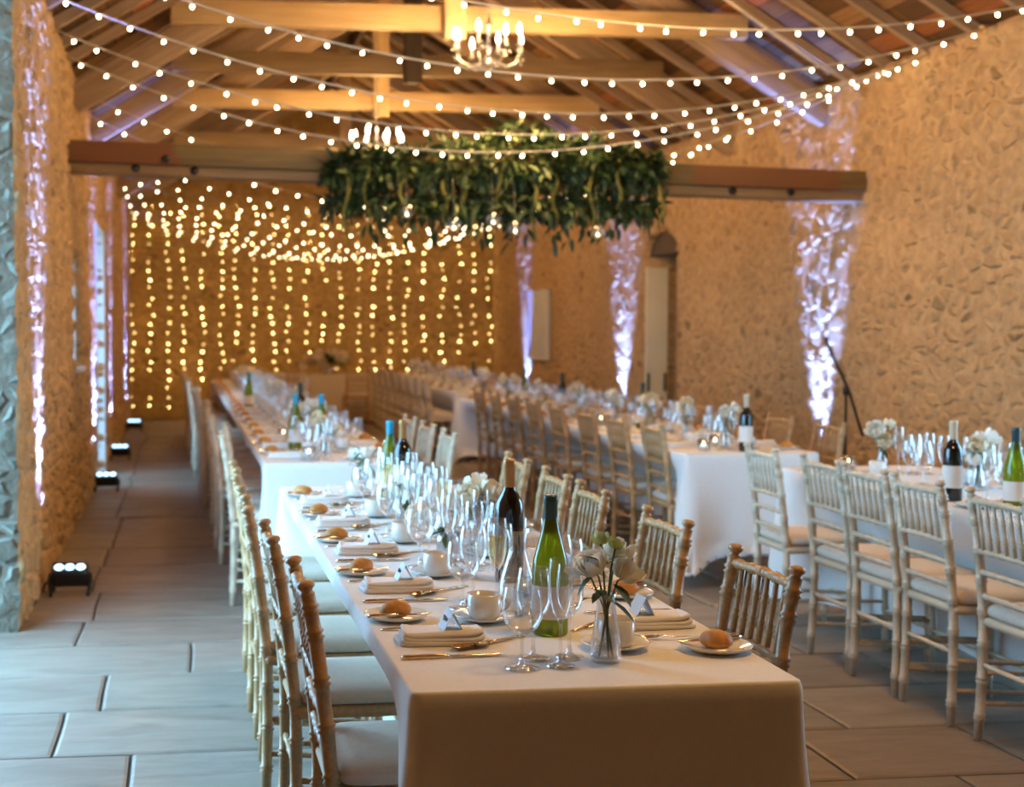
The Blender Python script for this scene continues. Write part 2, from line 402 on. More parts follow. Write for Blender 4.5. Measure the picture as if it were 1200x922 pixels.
def wall(name, org, ud, vd, U, V, step, mat, holes=(), depth=.35, inside=None, top=None, end_mat=None):
    """gridded rubble wall; cells inside a hole are skipped and the hole's edge gets a reveal"""
    org, ud, vd = Vector(org), Vector(ud), Vector(vd)
    nu, nv = max(1, round(U/step)), max(1, round(V/step)); du, dv = U/nu, V/nv
    nrm = Vector(inside)
    keep = [[not any(h((i+.5)*du, (j+.5)*dv) for h in holes) and (top is None or (j+.3)*dv <= top((i+.5)*du)) for i in range(nu)] for j in range(nv)]
    vs = [org + ud*(i*du) + vd*(j*dv) for j in range(nv+1) for i in range(nu+1)]
    flip = ud.cross(vd).dot(nrm) < 0
    fs = []; W = nu+1; back = {}; ends = []
    def bk(k):
        if k not in back: back[k] = len(vs); vs.append(vs[k] - nrm*depth)
        return back[k]
    for j in range(nv):
        for i in range(nu):
            if not keep[j][i]: continue
            a, b, c, d = j*W+i, j*W+i+1, (j+1)*W+i+1, (j+1)*W+i
            fs.append((d, c, b, a) if flip else (a, b, c, d))
            for (jj, ii, p, q) in ((j-1, i, a, b), (j, i+1, b, c), (j+1, i, c, d), (j, i-1, d, a)):
                if not (0 <= jj < nv and 0 <= ii < nu) or not keep[jj][ii]:
                    e = (q, p, bk(p), bk(q)); fs.append(tuple(reversed(e)) if flip else e)
                    if ii < 0: ends.append(len(fs)-1)
    me = bpy.data.meshes.new(name); me.from_pydata(vs, [], fs); me.materials.append(mat)
    me.polygons.foreach_set('use_smooth', [True]*len(fs))
    if end_mat:
        me.materials.append(end_mat)
        for k in ends: me.polygons[k].material_index = 1
    me.update()
    return struct(link(name, me))

LW_Y0 = 6.62
lw_holes = [lambda u, v: 10.13 < u+LW_Y0 < 10.80 and 1.16 < v < 1.98, lambda u, v: 12.66 < u+LW_Y0 < 13.95 and v < 2.42]
wall('wall_left', (XL, LW_Y0, 0), (0,1,0), (0,0,1), YB-LW_Y0, ZE+.1, .034, M['stone_side'], lw_holes, .55, (1,0,0), None, M['stone_end'])
wall('wall_left.001', (XL, YF, 0), (0,1,0), (0,0,1), 10.15, ZE+.1, .15, M['stone_side'], (), .55, (1,0,0))
mb = MB(); mb.box((XL-.28, 5.4, 3.2), (.56, 2.8, .30)); struct(mb.build('trim_1', M['old_shaded']))          # lintel over the wide side opening
RW_Y0 = 6.2
def arch(u, v):
    y = u+RW_Y0
    return 13.55 < y < 14.62 and v < 2.14 + .38*math.sqrt(max(0, 1-((y-14.085)/.56)**2))
wall('wall_right', (XR, RW_Y0, 0), (0,1,0), (0,0,1), YB-RW_Y0, ZE+.1, .034, M['stone_side'], [arch], .36, (-1,0,0))
wall('wall_right.001', (XR, YF, 0), (0,1,0), (0,0,1), RW_Y0-YF, ZE+.1, .12, M['stone_side'], [lambda u, v: 3.9 < u+YF < 5.6 and v < 2.5], .36, (-1,0,0))
wall('wall_back', (XL-.1, YB, 0), (1,0,0), (0,0,1), XR-XL+.2, ZR+.1, .045, M['stone_back'], (), .3, (0,-1,0), top=lambda u: roof_z(XL-.1+u)+.1)
wall('wall_front', (XL-.6, YF, 0), (1,0,0), (0,0,1), XR-XL+1.2, ZR+.1, .3, M['stone_side'], (), .3, (0,1,0), top=lambda u: roof_z(XL-.6+u)+.1)

def slope(side):
    mb = MB(); run = XR-XM+.5; L = run*math.hypot(1, SL)
    y0, y1 = YF-.3, YB+.4
    mb.add([(0, y0, 0), (L, y0, 0), (L, y1, 0), (0, y1, 0), (0, y0, .06), (L, y0, .06), (L, y1, .06), (0, y1, .06)],
           [(0,3,2,1), (4,5,6,7), (0,1,5,4), (1,2,6,5), (2,3,7,6), (3,0,4,7)], False)
    o = struct(mb.build('ceiling', M['boards']))
    a = math.atan(SL)
    o.location = (XM, 0, ZR+.17); o.rotation_euler = (0, a, 0) if side > 0 else (0, a, PI)
    if side < 0: o.location.y = y0+y1
    return o
slope(1); slope(-1)
# rafters
rmb = MB(); Lr = (XR-XM+.12)*math.hypot(1, SL); rmb.box((Lr/2, 0, .02), (Lr, .05, .07))
rme = rmb.mesh('rafter', M['rafter'])
y = 3.3
while y < YB-.1:
    for s in (1, -1):
        o = struct(link('rafter', rme)); a = math.atan(SL)
        o.location = (XM, y + rnd.uniform(-.02, .02), ZR+.095); o.rotation_euler = (0, a, 0) if s > 0 else (0, a, PI)
    y += .56
mb = MB(); mb.box((0, 0, 0), (YB-2, .05, .2)); o = struct(mb.build('ridge_board', M['old_shaded'])); o.location = (XM, (YB+2)/2, ZR+.0); o.rotation_euler = (0,0,PI/2)
for s, nm in ((-1, 'left'), (1, 'right')):
    mb = MB(); mb.box((0, 0, 0), (YB-6.7, .14, .09)); o = struct(mb.build('wall_plate', M['old_shaded']))
    o.location = ((XL-.10 if s < 0 else XR+.10), (YB+6.7)/2, ZE+.05); o.rotation_euler = (0,0,PI/2)
# roof trusses
def truss(y, label, mc, mk, zc=3.78, kx=XM-.1):
    t = thing('roof_truss', label, 'truss', (XM, y, zc), 0, 'roof trusses')
    half = (XR-XM) - (zc-.02-ZE)/SL + .12
    mb = MB(); mb.box((0, 0, 0), (2*half, .09, .185), bev=.006); mb.build('collar_beam', mc, t)
    mb = MB(); zt = ZR-zc-.05; mb.box((zt/2-.09, 0, 0), (zt+.16, .08, .16), bev=.006)
    k = mb.build('king_post', mk, t); k.location = (kx-XM, -.085, 0); k.rotation_euler = (0, -PI/2, 0)
    for s in (1, -1):
        L = (XR-XM)*math.hypot(1, SL); mb = MB(); mb.box((L/2, 0, 0), (L, .1, .2), bev=.006)
        p = mb.build('principal_rafter', M['rafter'], t); p.location = (0, .10, ZR-zc-.12); p.rotation_euler = (0, math.atan(SL), 0 if s > 0 else PI)
truss(10.25, 'pale pine roof truss nearest the camera, behind the large chandelier', M['pine'], M['pine'])
truss(12.1, 'dark shade-toned roof truss second from the camera', M['oak_pale'], M['old_shaded'])  # shade on this truss is put into its darker woods
truss(14.0, 'pale pine roof truss third from the camera', M['pine'], M['pine'])
truss(17.1, 'pale pine roof truss farthest from the camera', M['pine'], M['pine'])
# tie beam
t = thing('tie_beam', 'long two-tone timber tie beam spanning the hall, carrying the greenery', 'beam', (XM, 9.8, 2.47)); t.rotation_euler = (0, .024, 0)
mb = MB(); mb.box((0, 0, .145), (XR-XL+.1, .22, .15), bev=.008); mb.build('upper_timber', M['oak'], t)
mb = MB(); mb.box((.02, .03, .035), (XR-XL+.02, .2, .07), bev=.008); mb.build('lower_timber', M['oak_pale'], t)
for bx, bz in ((-2.46, .045), (-2.05, .04), (-2.25, .11), (1.9, .04), (2.35, .05)):
    mb = MB(); mb.lathe([(.0, 0), (.03, 0), (.03, .012), (.0, .014)], 8); b = mb.build('bolt', M['black'], t); b.location = (bx, -.07 if bz < .08 else -.11, bz); b.rotation_euler = (PI/2, 0, 0)
# windows and doors of the side walls
mb = MB(); yc, zc = 10.465, 1.57
mb.box((XL-.42, yc, zc), (.02, .63, .78)); w = struct(mb.build('window_1', M['pane']))
f = MB()
for dy in (-.3, 0, .3): f.box((XL-.42, yc+dy, zc), (.05, .04, .82))
for dz in (-.39, .0, .39): f.box((XL-.42, yc, zc+dz), (.05, .66, .045))
f.box((XL-.01, yc, zc-.425), (.14, .7, .03)); f.box((XL-.26, 10.785, 1.57), (.48, .025, .82)); f.box((XL-.26, 10.145, 1.57), (.48, .025, .82)); f.build('window_frame', M['whitepaint'], w)
mb = MB(); mb.box((XL-.50, 13.3, 1.2), (.012, 1.26, 2.36)); d = struct(mb.build('door_1', M['pane']))
g = MB()
for y in (12.70, 13.28, 13.32, 13.90): g.box((XL-.50, y, 1.2), (.06, .08, 2.42))
for z in (.12, .9, 1.6, 2.36): g.box((XL-.50, 13.3, z), (.05, 1.22, .07 if z > .2 else .22))
g.build('glazing_frame', M['whitepaint'], d)
g = MB()
for y in (12.672, 13.938): g.box((XL-.215, y, 1.21), (.50, .03, 2.42))
g.box((XL-.215, 13.3, 2.405), (.50, 1.26, .03)); g.build('daylit_lining', M['whitepaint'], d)  # added boards; daylight on the stone reveal is put into their white
mb = MB(); mb.box((XR+.385, 14.08, 1.4), (.05, 1.5, 2.85)); d = struct(mb.build('door_2', M['tanpaint']))
g = MB(); g.lathe([(0, 0), (.03, 0), (.03, .03), (0, .045)], 10); h = g.build('door_knob', M['black'], d); h.location = (XR+.36, 13.9, 1.0); h.rotation_euler = (0, -PI/2, 0)
mb = MB(); mb.box((XR+.13, 14.575, 1.07), (.24, .05, 2.10)); s = struct(mb.build('door_3', M['paint']))
g = MB()
for x in (.035, .225):
    g.box((XR+x, 14.545, .86), (.022, .02, .20))
g.build('hinge_strap', M['black'], s)
g = MB()
for a, b in ((.35, 1.05), (1.25, 1.95)): g.box((XR+.13, 14.548, (a+b)/2), (.11, .014, b-a))
g.build('panel', M['paint'], s)
mb = MB()
n = 14; P = [(13.56+1.05*i/n, 2.14 + .38*math.sqrt(max(0, 1-((13.56+1.05*i/n-14.085)/.545)**2))) for i in range(n+1)]
mb.rings([[(XR+.30, a, b) for a, b in P], [(XR+.06, a, b) for a, b in P]], True, True, False)
struct(mb.build('trim_2', M['old_shaded']))  # dark filling added for the shadow in the arch head
# outside ground beyond the openings
mb = MB(); mb.add([(-14, -10, -.03), (14, -10, -.03), (14, 24, -.03), (-14, 24, -.03)], [(0,1,2,3)], False); struct(mb.build('ground', plain('yard_gravel', (.40,.39,.36), .9)))

# ------------------------------------------------------------------ chairs
def bamboo(pts, r, nodes, seg=8, top=False):
    """a turned pole with paired rings at the given heights along its length (0..1)"""
    P = [Vector(p) for p in pts]; d = [0]
    for a, b in zip(P[:-1], P[1:]): d.append(d[-1] + (b-a).length)
    T = d[-1]
    def at(t):
        t *= T
        for i in range(len(P)-1):
            if t <= d[i+1] or i == len(P)-2: return P[i].lerp(P[i+1], (t-d[i])/max(1e-9, d[i+1]-d[i]))
    st = [(0, r*.9)]
    for n_ in nodes:
        for o, k in ((-.016, 1), (-.011, 1.32), (-.004, .94), (0.003, 1.32), (.009, 1)): st.append((n_ + o/T, r*k))
    for i in range(1, len(P)-1): st.append((d[i]/T, r))
    st.append((1, r)); st = sorted(x for x in st if 0 <= x[0] <= 1)
    pts2 = [at(t) for t, _ in st]; rr = [k for _, k in st]
    if top:
        e = (P[-1]-P[-2]).normalized()
        for o, k in ((.002, 1.05), (.006, .78), (.011, .82), (.016, 1.16), (.023, 1.2), (.029, .95), (.031, .5)): pts2.append(P[-1] + e*o); rr.append(r*k)
    return MB().tube(pts2, rr, seg)
def make_chair(mat, label):
    t = thing('spindle_back_chair', label, 'chair')
    hw = .162
    for s in (-1, 1):
        pts = [(s*.172, -.185, 0), (s*.168, -.178, .22), (s*.164, -.178, .42), (s*hw, -.195, .60), (s*hw, -.215, .76), (s*hw, -.235, .87)]
        bamboo(pts, .0170, [.1, .25, .4, .53, .66, .78, .9, .965], 8, True).build('back_post', mat, t)
        bamboo([(s*.178, .172, 0), (s*.176, .165, .25), (s*.172, .16, .43)], .0145, [.2, .45, .7, .92], 8).build('front_leg', mat, t)
    def yb(z):
        return -.178 - .057*max(0, (z-.42)/.45)**1.15
    fr = MB(); fr.box((0, -.005, .425), (.375, .365, .035), bev=.016); fr.build('seat_frame', mat, t)
    # puffy seat pad
    def pad(k):
        out = []
        sx, sy, z = k
        for j in range(28):
            a = 2*PI*j/28; c, s_ = math.cos(a), math.sin(a)
            e = .36
            out.append((sx*math.copysign(abs(c)**e, c), .0+sy*math.copysign(abs(s_)**e, s_), z))
        return out
    cu = MB(); cu.rings([pad(k) for k in ((.165,.160,.442), (.187,.180,.448), (.193,.186,.462), (.19,.183,.476), (.172,.166,.488), (.12,.115,.494), (.03,.03,.496))], True, True)
    cu.build('seat_cushion', M['cushion'], t)
    for nm, z, r in (('top_rail', .853, .0115), ('back_rail', .675, .010), ('back_rail', .60, .010), ('back_rail', .515, .010)):
        yy = yb(z)
        bamboo([(-hw, yy, z), (0, yy-.006, z+.004), (hw, yy, z)], r, [.1, .3, .5, .7, .9], 7).build(nm, mat, t)
    for i in range(6):
        x = -hw + (i+1)*2*hw/7
        bamboo([(x, yb(.675)-.004, .675), (x, yb(.853)-.005, .853)], .0075, [.35, .7], 6).build('spindle', mat, t)
    for s in (-1, 1):
        bamboo([(s*.169, -.178, .24), (s*.177, .166, .22)], .009, [.25, .5, .75], 6).build('stretcher', mat, t)
        bamboo([(s*.170, -.179, .13), (s*.178, .168, .11)], .009, [.25, .5, .75], 6).build('stretcher', mat, t)
    for z, y_ in ((.27, -.178), (.18, .167)):
        bamboo([(-.17, y_, z), (.17, y_, z)], .009, [.2, .5, .8], 6).build('stretcher', mat, t)
    return t
chairs = {k: Repeat(make_chair(M[m], 'chair')) for k, m in (('natural', 'chair'), ('white', 'chairw'))}
def chair_row(x_top, centers, side, table, kind='natural', drift=None, rest=None):
    """side = -1: chairs on the left of the table (facing right)"""
    for i, yc in enumerate(centers):
        xt = x_top[i] if isinstance(x_top, (list, tuple)) else x_top
        ox = xt + .235 if side < 0 else xt - .235
        rz = (-PI/2 if side < 0 else PI/2) + rnd.uniform(-.035, .035)
        chairs[kind].put((ox, yc, 0), rz, f'limewashed spindle-back chair, {ORD[i]} from near end, {"left" if side < 0 else "right"} side of {table}',
                         f'chairs along the {"left" if side < 0 else "right"} of the {table}')

# ------------------------------------------------------------------ tables
def smooth(a, b, x):
    t = max(0, min(1, (x-a)/(b-a))); return t*t*(3-2*t)
def table(x0, x1, y0, y1, name, label, clabel, push=(.26, .26), hem=.10, seed=1, mat=None, fold=.016, chairs_l=(), chairs_r=()):
    r = random.Random(seed); ph = [r.uniform(0, 6.28) for _ in range(8)]
    t = thing('trestle_table', label, 'table', ((x0+x1)/2, (y0+y1)/2, 0))
    W, L = x1-x0, y1-y0
    mb = MB(); mb.box((0, 0, .733), (W-.03, L-.03, .025)); mb.build('table_top', M['tanpaint'], t)
    n = max(2, round(L/1.83)+1)
    for i in range(n):
        yy = -L/2+.14 + (L-.28)*i/(n-1)
        lg = MB()
        for s in (-1, 1): lg.tube([(s*.09, yy, 0), (s*.09, yy, .72)], .014, 8)
        lg.tube([(-.09, yy, .22), (.09, yy, .22)], .010, 6); lg.build('leg_frame', M['whitepaint'], t)
    # cloth: rounded rectangle perimeter, dropping in rings, pushed in by the chairs' seats
    per = []; c = .02
    def seg(p, q, nrm, side):
        d = math.hypot(q[0]-p[0], q[1]-p[1]); k = max(2, int(d/.05))
        for i in range(k): per.append((p[0]+(q[0]-p[0])*i/k, p[1]+(q[1]-p[1])*i/k, nrm[0], nrm[1], side))
    def corner(cx, cy, a0):
        for i in range(5):
            a = math.radians(a0+90*i/5); per.append((cx+c*math.cos(a), cy+c*math.sin(a), math.cos(a), math.sin(a), 'c'))
    seg((x0+c, y0), (x1-c, y0), (0,-1), 'f'); corner(x1-c, y0+c, -90)
    seg((x1, y0+c), (x1, y1-c), (1,0), 'r'); corner(x1-c, y1-c, 0)
    seg((x1-c, y1), (x0+c, y1), (0,1), 'b'); corner(x0+c, y1-c, 90)
    seg((x0, y1-c), (x0, y0+c), (-1,0), 'l'); corner(x0+c, y0+c, 180)
    depths = [0, .002, .006, .014, .04, .08, .13, .19, .25, .30, .38, .48, .58, .75-hem]
    R = []; s_acc = 0; S = []
    for i, p in enumerate(per):
        if i: s_acc += math.hypot(p[0]-per[i-1][0], p[1]-per[i-1][1])
        S.append(s_acc)
    for d in depths:
        ring = []; g = smooth(.0, .6, d)
        for (x, y_, nx, ny, sd), s in zip(per, S):
            dc = min(abs(y_-y0), abs(y_-y1)); dcx = min(abs(x-x0), abs(x-x1))
            edge = dcx if sd in 'fb' else dc if sd in 'lr' else 0
            w = (math.sin(s*14+ph[0]) + .6*math.sin(s*23+ph[1]) + .5*math.sin(s*37+ph[2]))
            off = fold*g*(.5+.5*w) + .055*g*math.exp(-(edge/.09)**2) + .006*smooth(0, .02, d) - (.006 if d == 0 else 0)
            if sd in 'lr':
                pin = (push[0] if sd == 'l' else push[1])*smooth(.10, .42, dc)
                off += -pin*smooth(.03, .30, d)
            dz = d + (.02*g*math.sin(s*5+ph[3]) if d > .6 else 0) + ((.10 if hem > .15 else .045)*math.exp(-(edge/.12)**2) if d > .5 else 0)
            ring.append((x+nx*off, y_+ny*off, .75-dz))
        R.append(ring)
    mb = MB(); mb.rings(list(reversed(R)), False, True)
    mb.sm[-1] = False
    o = mb.build('tablecloth', mat or M['linen']); tag(o, clabel, 'tablecloth', 'tablecloths'); return o
T1, T2, T3, T4, T5 = 'front left table', 'rear left table', 'front right table', 'middle right table', 'rear right table'
table(.44, 1.23, 2.56, 6.03, T1, 'trestle table under white cloth nearest the camera', 'white floor-length tablecloth on the nearest table, front face in view', (.285, .295), .06, 1, fold=.006)
table(.437, 1.22, 7.07, 18.6, T2, 'long trestle table under white cloth behind the nearest table, left', 'white tablecloth on the long table behind the nearest table', (.29, .29), .08, 2)
table(3.02, 3.80, 2.9, 6.585, T3, 'trestle table under white cloth at the right edge', 'white tablecloth on the right-hand table beside the near chairs', (.20, .25), .10, 3)
table(2.81, 3.59, 7.32, 13.6, T4, 'trestle table under white cloth with a white leg showing below the hem', 'white tablecloth hanging at the near end of the middle right table', (.36, .30), .19, 4)
table(3.01, 3.79, 14.68, 20.2, T5, 'trestle table under white cloth farthest back on the right', 'white tablecloth on the rearmost right-hand table', (.25, .25), .10, 5)
table(1.25, 3.09, 20.75, 21.45, 'head table', 'short table under ivory cloth against the back wall', 'ivory tablecloth on the table below the curtain of lights', (0, 0), .04, 6, M['linen_warm'], fold=.008)

chair_row([.275, .246, .215, .215, .225], [3.11, 3.765, 4.35, 4.95, 5.56], -1, T1)
chair_row([1.412, 1.445, 1.445, 1.455, 1.46], [3.155, 3.92, 4.67, 5.17, 5.80], 1, T1)
c2 = [7.28+.63*k for k in range(18)]
chair_row([.225 - .012*k + (.05 if k % 4 == 1 else 0) for k in range(18)], c2, -1, T2, 'white')
chair_row([1.45]*5, c2[:3] + c2[13:15], 1, T2, 'white')
chair_row([2.74, 2.745, 2.745, 2.755, 2.735], [4.285, 4.80, 5.20, 5.60, 6.16][0:5], -1, T3, 'white')
chair_row([4.06]*3, [4.4, 5.1, 5.85], 1, T3)
c4 = [7.72, 8.39, 9.04, 9.77, 10.45, 11.1, 11.75, 12.4]
chair_row([2.75]*8, c4, -1, T4)
chair_row([3.86]*8, [y+.02 for y in c4], 1, T4)
c5 = [15.25+.60*k for k in range(8)]
chair_row([2.76]*8, c5, -1, T5, 'white')
chair_row([4.02]*8, c5, 1, T5)
for i, (x, y_) in enumerate(((2.65, 20.42), (1.75, 20.42))):
    chairs['natural'].put((x, y_-.02, 0), 0, f'limewashed spindle-back chair before the ivory-covered back table, {"right" if i == 0 else "left"} one', 'chairs at the back table')

# ------------------------------------------------------------------ tableware prototypes
ZT = .7505
def p_napkin():
    mb = MB(); w, d = .20, .105
    def fold(z0, z1, sx, sy, ph):
        def ring(k, z):
            return [(math.copysign(abs(math.cos(a))**.25, math.cos(a))*(sx/2+k)*(1+.02*math.sin(3*a+ph)), math.copysign(abs(math.sin(a))**.25, math.sin(a))*(sy/2+k), z + .004*math.sin(2*a+ph)*(z > .01)) for a in (2*PI*j/24 for j in range(24))]
        mb.rings([ring(-.003, z0), ring(0, z0+.003), ring(0, z1-.003), ring(-.004, z1)], True, True)
    fold(.0, .011, w, d, 0); fold(.011, .021, w-.012, d-.006, 1.3); fold(.021, .030, w-.02, d-.012, 2.2)
    o = mb.build('napkin', M['napkin']); return tag(o, 'x', 'napkin')
def p_card():
    mb = MB(); a, h, w = .022, .042, .062
    for s in (-1, 1):
        mb.add([(-w/2, s*a, 0), (w/2, s*a, 0), (w/2, 0, h), (-w/2, 0, h), (-w/2, s*(a-.0012), 0), (w/2, s*(a-.0012), 0), (w/2, 0, h-.0015), (-w/2, 0, h-.0015)],
               [(0,1,2,3), (4,7,6,5), (0,3,7,4), (1,5,6,2), (0,4,5,1)], False)
    o = mb.build('place_card', M['card']); tag(o, 'x', 'place card')
    ik = MB(); P = []
    for i in range(26):
        t = i/25; P.append((-.02+.04*t, -.012-.0012, .022+.006*math.sin(t*26)*(1-.4*t)))
    P = [(x, -(.022*(1-z/.042))-.0009, z) for x, _, z in P]
    ik.tube(P, .0006, 5); ik.build('handwritten_name', M['ink'], o); return o
def bar(mb, pts, ws, th):
    R = []
    for (x, y, z), w in zip(pts, ws): R.append([(x, y-w/2, z), (x, y+w/2, z), (x, y+w/2*.7, z+th), (x, y-w/2*.7, z+th)])
    mb.rings(R, True, True, True)
def p_knife(L=.225, name='table_knife'):
    mb = MB(); bar(mb, [(0,0,0), (.01,0,.002), (L*.42,0,.002), (L*.46,0,.002)], [.010, .017, .014, .009], .006); o = mb.build(name, M['steel']); tag(o, 'x', 'knife')
    b = MB(); bar(b, [(L*.46,0,.003), (L*.5,0,.003), (L*.8,.001,.003), (L*.95,.002,.003), (L,.004,.003)], [.009, .018, .02, .015, .003], .0018); b.build('blade', M['steel'], o); return o
def p_fork():
    mb = MB(); L = .20; bar(mb, [(0,0,0), (.02,0,.002), (L*.5,0,.004), (L*.66,0,.008), (L*.72,0,.006)], [.010, .013, .006, .010, .023], .0025); o = mb.build('table_fork', M['steel']); tag(o, 'x', 'fork')
    for k in range(4):
        b = MB(); y = -.0095+.0063*k; bar(b, [(L*.72, y, .006), (L*.86, y, .004), (L, y, .009)], [.0042, .0038, .0018], .002); b.build('tine', M['steel'], o)
    return o
def p_spoon():
    mb = MB(); L = .185; bar(mb, [(0,0,.0), (.02,0,.002), (L*.5,0,.005), (L*.72,0,.007)], [.010, .013, .006, .006], .0025); o = mb.build('dessert_spoon', M['steel']); tag(o, 'x', 'spoon')
    b = MB(); cx = L*.72+.027
    b.grid(lambda u, v: (cx + .03*v*math.cos(2*PI*u), .019*v*math.sin(2*PI*u), .009 - .0075*(1-v*v)), 16, 5)
    b.grid(lambda u, v: (cx + .03*v*math.cos(-2*PI*u), .019*v*math.sin(-2*PI*u), .0075 - .0075*(1-v*v)), 16, 5)
    b.build('bowl', M['steel'], o); return o
def p_plate(r=.078):
    mb = MB(); mb.lathe([(.0001, .004), (r*.62, .004), (r*.7, .007), (r*.96, .014), (r, .0155), (r*.985, .012), (r*.72, .003), (r*.6, 0), (.0001, 0)], 28)
    return tag(mb.build('side_plate', M['china']), 'x', 'plate')
def p_roll():
    mb = MB()
    def f(u, v):
        a = 2*PI*u; b = -PI/2*.55 + (PI/2*1.55)*v; c = math.cos(b)
        n = 1+.06*noise.noise(Vector((math.cos(a)*1.5, math.sin(a)*1.5, v*2)))
        return (.041*c*math.cos(a)*n, .030*c*math.sin(a)*n, .017+.024*math.sin(b)*n*(1 if b > 0 else .75))
    mb.grid(f, 20, 10); return tag(mb.build('bread_roll', M['crust']), 'x', 'bread roll')
def p_saucer():
    mb = MB(); r = .075; mb.lathe([(.0001, .004), (.03, .004), (.035, .007), (r*.95, .015), (r, .017), (r*.97, .013), (.04, .002), (.03, 0), (.0001, 0)], 28)
    return tag(mb.build('saucer', M['china']), 'x', 'saucer')
def p_cup():
    mb = MB(); r = .041; mb.lathe([(.0001, 0), (.026, 0), (.034, .004), (r*.97, .018), (r, .062), (r-.003, .062), (r*.9, .02), (.03, .007), (.0001, .006)], 26)
    o = mb.build('cup', M['china']); tag(o, 'x', 'cup')
    h = MB(); h.tube([(r*.97 + .022*math.sin(PI*i/8), 0, .052-.036*i/8) for i in range(9)], .004, 6); h.build('handle', M['china'], o); return o
def stem_glass(name, cat, prof_bowl, h0, foot, seg=20, fill=None):
    o = thing(name, 'x', cat)
    b = MB(); b.lathe([(r, z) for r, z in prof_bowl], seg); b.build('bowl', M['glass'], o)
    s = MB(); s.lathe([(.0001, 0), (foot, 0), (foot, .0025), (foot*.5, .005), (.006, .012), (.0038, .03), (.0038, h0-.012), (.007, h0), (.001, h0+.002)], seg); s.build('stem', M['glass'], o)
    if fill:
        w = MB(); z1 = fill; P = [(max(.0001, r-.0012), z+.001) for r, z in prof_bowl if z < z1]
        P.append((P[-1][0]+.0005, z1)); P.append((.0001, z1)); w.lathe(P, seg); w.build('wine', M['wine'], o)
    return o
FL = [(.001, .098), (.008, .10), (.016, .112), (.022, .135), (.0255, .165), (.0255, .195), (.023, .225)]
WG = [(.001, .082), (.012, .085), (.028, .10), (.036, .122), (.0375, .145), (.034, .175), (.030, .195)]
SG = [(.001, .092), (.010, .094), (.022, .108), (.0285, .13), (.0290, .155), (.0265, .185), (.0245, .200)]
GB = [(.001, .070), (.012, .072), (.030, .085), (.041, .105), (.0425, .125), (.040, .150), (.036, .170)]
P_ = {}
P_['napkin'] = Repeat(p_napkin()); P_['card'] = Repeat(p_card()); P_['knife'] = Repeat(p_knife()); P_['bknife'] = Repeat(p_knife(.16, 'butter_knife'))
P_['fork'] = Repeat(p_fork()); P_['spoon'] = Repeat(p_spoon()); P_['plate'] = Repeat(p_plate()); P_['roll'] = Repeat(p_roll())
P_['saucer'] = Repeat(p_saucer()); P_['cup'] = Repeat(p_cup())
P_['flute'] = Repeat(stem_glass('champagne_flute', 'glass', FL, .10, .031))
P_['fflute'] = Repeat(stem_glass('champagne_flute', 'glass', FL, .10, .031, fill=.18))
P_['wine'] = Repeat(stem_glass('wine_glass', 'glass', WG, .084, .034))
P_['slim'] = Repeat(stem_glass('white_wine_glass', 'glass', SG, .094, .031))
P_['goblet'] = Repeat(stem_glass('water_goblet', 'glass', GB, .072, .035))
OCC = []                               # what already stands on the tables: x, y, radius
FOOT = dict(flute=.036, fflute=.036, wine=.041, slim=.034, goblet=.046, saucer=.078, plate=.08)
def free(x, y, r, reach=.32):
    for k in range(65):
        for dx in (0, -.03, .03, -.06, .06):
            yy = y + (k+1)//2*.01*(1 if k % 2 else -1)
            if all((x+dx-a)**2 + (yy-b)**2 > (r+c)**2 for a, b, c in OCC):
                OCC.append((x+dx, yy, r)); return x+dx, yy
    return x, y
